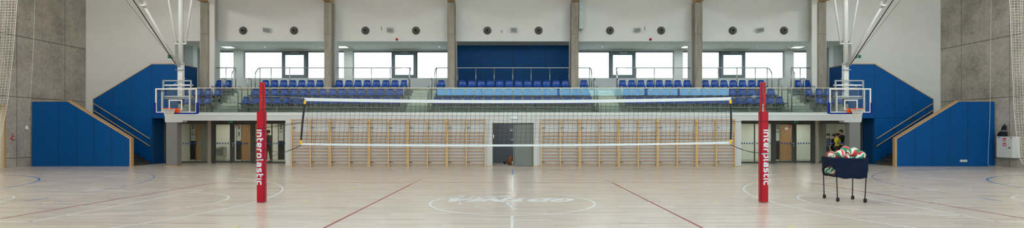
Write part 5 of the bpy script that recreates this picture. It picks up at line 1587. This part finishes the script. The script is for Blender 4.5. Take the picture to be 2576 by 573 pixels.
# black bag on top
ybg = x0*F/(2512.5-CX)-.02; bx = x0+.15
t = thing('gym_bag', 'black bag standing on top of the white wall cabinet', 'bag', (bx, ybg, zt))
def bag(u, v):
    a = u*2*pi; r = (.20 if v < .25 else .20-.10*min(1,(v-.25)/.25) if v < .5 else .10)*(1 if v < .9 else (1-v)*8+.15); r *= 1+.10*sin(3*a+5*v)
    return (bx+.7*r*cos(a), ybg+1.0*r*sin(a)-.10*v, zt+.005+.52*v*(1+.0*u))
link('bag_body', MB().grid(bag, 18, 12), mat('black_bag_cloth', srgb(20,20,22), .85, var=.1), t)
link('bag_band', MB().grid(lambda u, v: (bx+.10*cos(u*2*pi), ybg-.045+.135*sin(u*2*pi), zt+.235+.04*v), 18, 1), mat('grey_band', srgb(150,150,148), .7), t)
link('bag_strap', MB().tube([(bx, ybg-.07, zt+.48), (bx-.02, ybg-.11, zt+.56), (bx, ybg-.15, zt+.49)], .018, 6), M_STRAP, t)
xl_ = -XS; yq = XS*F/(CX-30.5); zq = wz(347, yq)
t = thing('call_point', 'red fire alarm call point on the concrete wall at the fountain end', 'fire alarm', (xl_, yq, zq))
link('case', MB().box(xl_, xl_+.06, yq-.065, yq+.065, zq-.07, zq+.06), M_REDSIGN, t, bevel=.006)
link('press_plate', MB().box(xl_+.06, xl_+.064, yq-.035, yq+.035, zq-.04, zq+.03), M_WPRINT, t)
fs = link('call_sign', MB().box(xl_, xl_+.006, yq-.05, yq+.05, zq+.085, zq+.19), M_REDSIGN, t)
link('sign_print', MB().box(xl_+.006, xl_+.008, yq-.03, yq+.01, zq+.1, zq+.16), M_WPRINT, fs)

# ================================================================ lamps, daylight, camera
def roof_lamp(x, y, i):
    t = thing('hall_lamp', 'long suspended hall lamp under the roof deck', 'ceiling light', (x, y, 9.5), 'suspended hall lamps')
    link('lamp_housing', MB().box(x-.16, x+.16, y-.75, y+.75, 9.5, 9.6), M_WMET, t)
    link('diffuser', MB().box(x-.14, x+.14, y-.73, y+.73, 9.49, 9.5), M_HALL, t)
    link('hangers', MB().tube([(x, y-.5, 9.6), (x, y-.5, ZTOP)], .008, 5).tube([(x, y+.5, 9.6), (x, y+.5, ZTOP)], .008, 5), M_SILVER, t)
    ld = bpy.data.lights.new('hall_light', 'POINT'); ld.shadow_soft_size = .35; ld.energy = HALL_W*(END_K if abs(x) > 19 else 1); ld.color = HALL_C
    lo = bpy.data.objects.new('hall_light', ld); COL.objects.link(lo); lo.location = (x, y, 9.1)
M_HALL = mat('hall_lamp_diffuser', (.9,.9,.9), .6, emit=(1,1,.985,4.0))

i = 0
for x in (-19.2, -12.8, -6.4, 0, 6.4, 12.8, 19.2):
    for y in (0.5, 6.4, 12.3, 18.2):
        if abs(x) < 19 or y < 20: roof_lamp(x, y, i); i += 1
def area(name, loc, sx, sy, w, col=(1,1,1), rot=(0,0,0)):
    ld = bpy.data.lights.new(name, 'AREA'); ld.shape = 'RECTANGLE'; ld.size = sx; ld.size_y = sy; ld.energy = w; ld.color = col
    lo = bpy.data.objects.new(name, ld); COL.objects.link(lo); lo.location = loc; lo.rotation_euler = rot
    return lo
for px, py in TP:
    Y = (ZS-EYE)*F/(CY-py)
    area('soffit_light', (wx(px, Y), Y, ZS-.02), .5, .5, SOFF_W, (.93, 1, .97))
for s in (-1, 1):
    for k, x in enumerate((11.9, 13.8, 15.8)):
        t = thing('corridor_lamp', 'flat corridor ceiling lamp behind the glass wall', 'ceiling light', (s*x, 27.8, 2.195), 'corridor ceiling lamps')
        link('lamp_frame', MB().box(s*x-.3, s*x+.3, 27.65, 27.95, 2.18, 2.195), M_WMET, t)
        link('diffuser', MB().box(s*x-.27, s*x+.27, 27.68, 27.92, 2.176, 2.18), M_LAMP, t)
        area('corridor_light', (s*x, 27.8, 2.17), .5, .2, CORR_W if s < 0 else CORR_W*1.2, (1, .98, .9) if s < 0 else (.95, 1, .98))
world = bpy.data.worlds.new('overcast_sky'); SC.world = world; world.use_nodes = True
wn = world.node_tree
bg = wn.nodes['Background']
tcw = wn.nodes.new('ShaderNodeTexCoord'); nzw = wn.nodes.new('ShaderNodeTexNoise'); nzw.inputs['Scale'].default_value = 1.5
crw = wn.nodes.new('ShaderNodeValToRGB'); crw.color_ramp.elements[0].color = (.76,.90,1,1); crw.color_ramp.elements[1].color = (.82,.93,1,1)
wn.links.new(tcw.outputs['Generated'], nzw.inputs['Vector']); wn.links.new(nzw.outputs['Fac'], crw.inputs['Fac'])
# hazy white sky behind the tribune, clearer blue sky on the opposite side of the hall
sxw = wn.nodes.new('ShaderNodeSeparateXYZ'); wn.links.new(tcw.outputs['Generated'], sxw.inputs[0])
mrw = wn.nodes.new('ShaderNodeMapRange'); mrw.inputs['From Min'].default_value = -.25; mrw.inputs['From Max'].default_value = .25
wn.links.new(sxw.outputs['Y'], mrw.inputs['Value'])
mxw = wn.nodes.new('ShaderNodeMix'); mxw.data_type = 'RGBA'
wn.links.new(mrw.outputs['Result'], mxw.inputs['Factor']); mxw.inputs['A'].default_value = NEAR_SKY; wn.links.new(crw.outputs['Color'], mxw.inputs['B'])
wn.links.new(mxw.outputs['Result'], bg.inputs['Color'])
bg.inputs['Strength'].default_value = SKY

cam = bpy.data.cameras.new('camera'); co = bpy.data.objects.new('camera', cam); COL.objects.link(co)
co.location = (0, 0, EYE); co.rotation_euler = (pi/2, 0, 0)
cam.sensor_fit = 'HORIZONTAL'; cam.sensor_width = 36; cam.lens = F/2576*36
cam.shift_x = -(CX-1288)/2576; cam.shift_y = (CY-286.5)/2576
cam.clip_start = .1; cam.clip_end = 200
SC.camera = co
vs_ = SC.view_settings
vs_.view_transform = 'Standard'; vs_.look = 'None'; vs_.gamma = 1; vs_.use_curve_mapping = False; vs_.exposure = EXPO
SC.display_settings.display_device = 'sRGB'
cy_ = SC.cycles
cy_.max_bounces = 7; cy_.diffuse_bounces = 4; cy_.glossy_bounces = 3; cy_.transmission_bounces = 4; cy_.transparent_max_bounces = 24
cy_.caustics_reflective = False; cy_.caustics_refractive = False; cy_.sample_clamp_indirect = 4
cy_.use_denoising = True
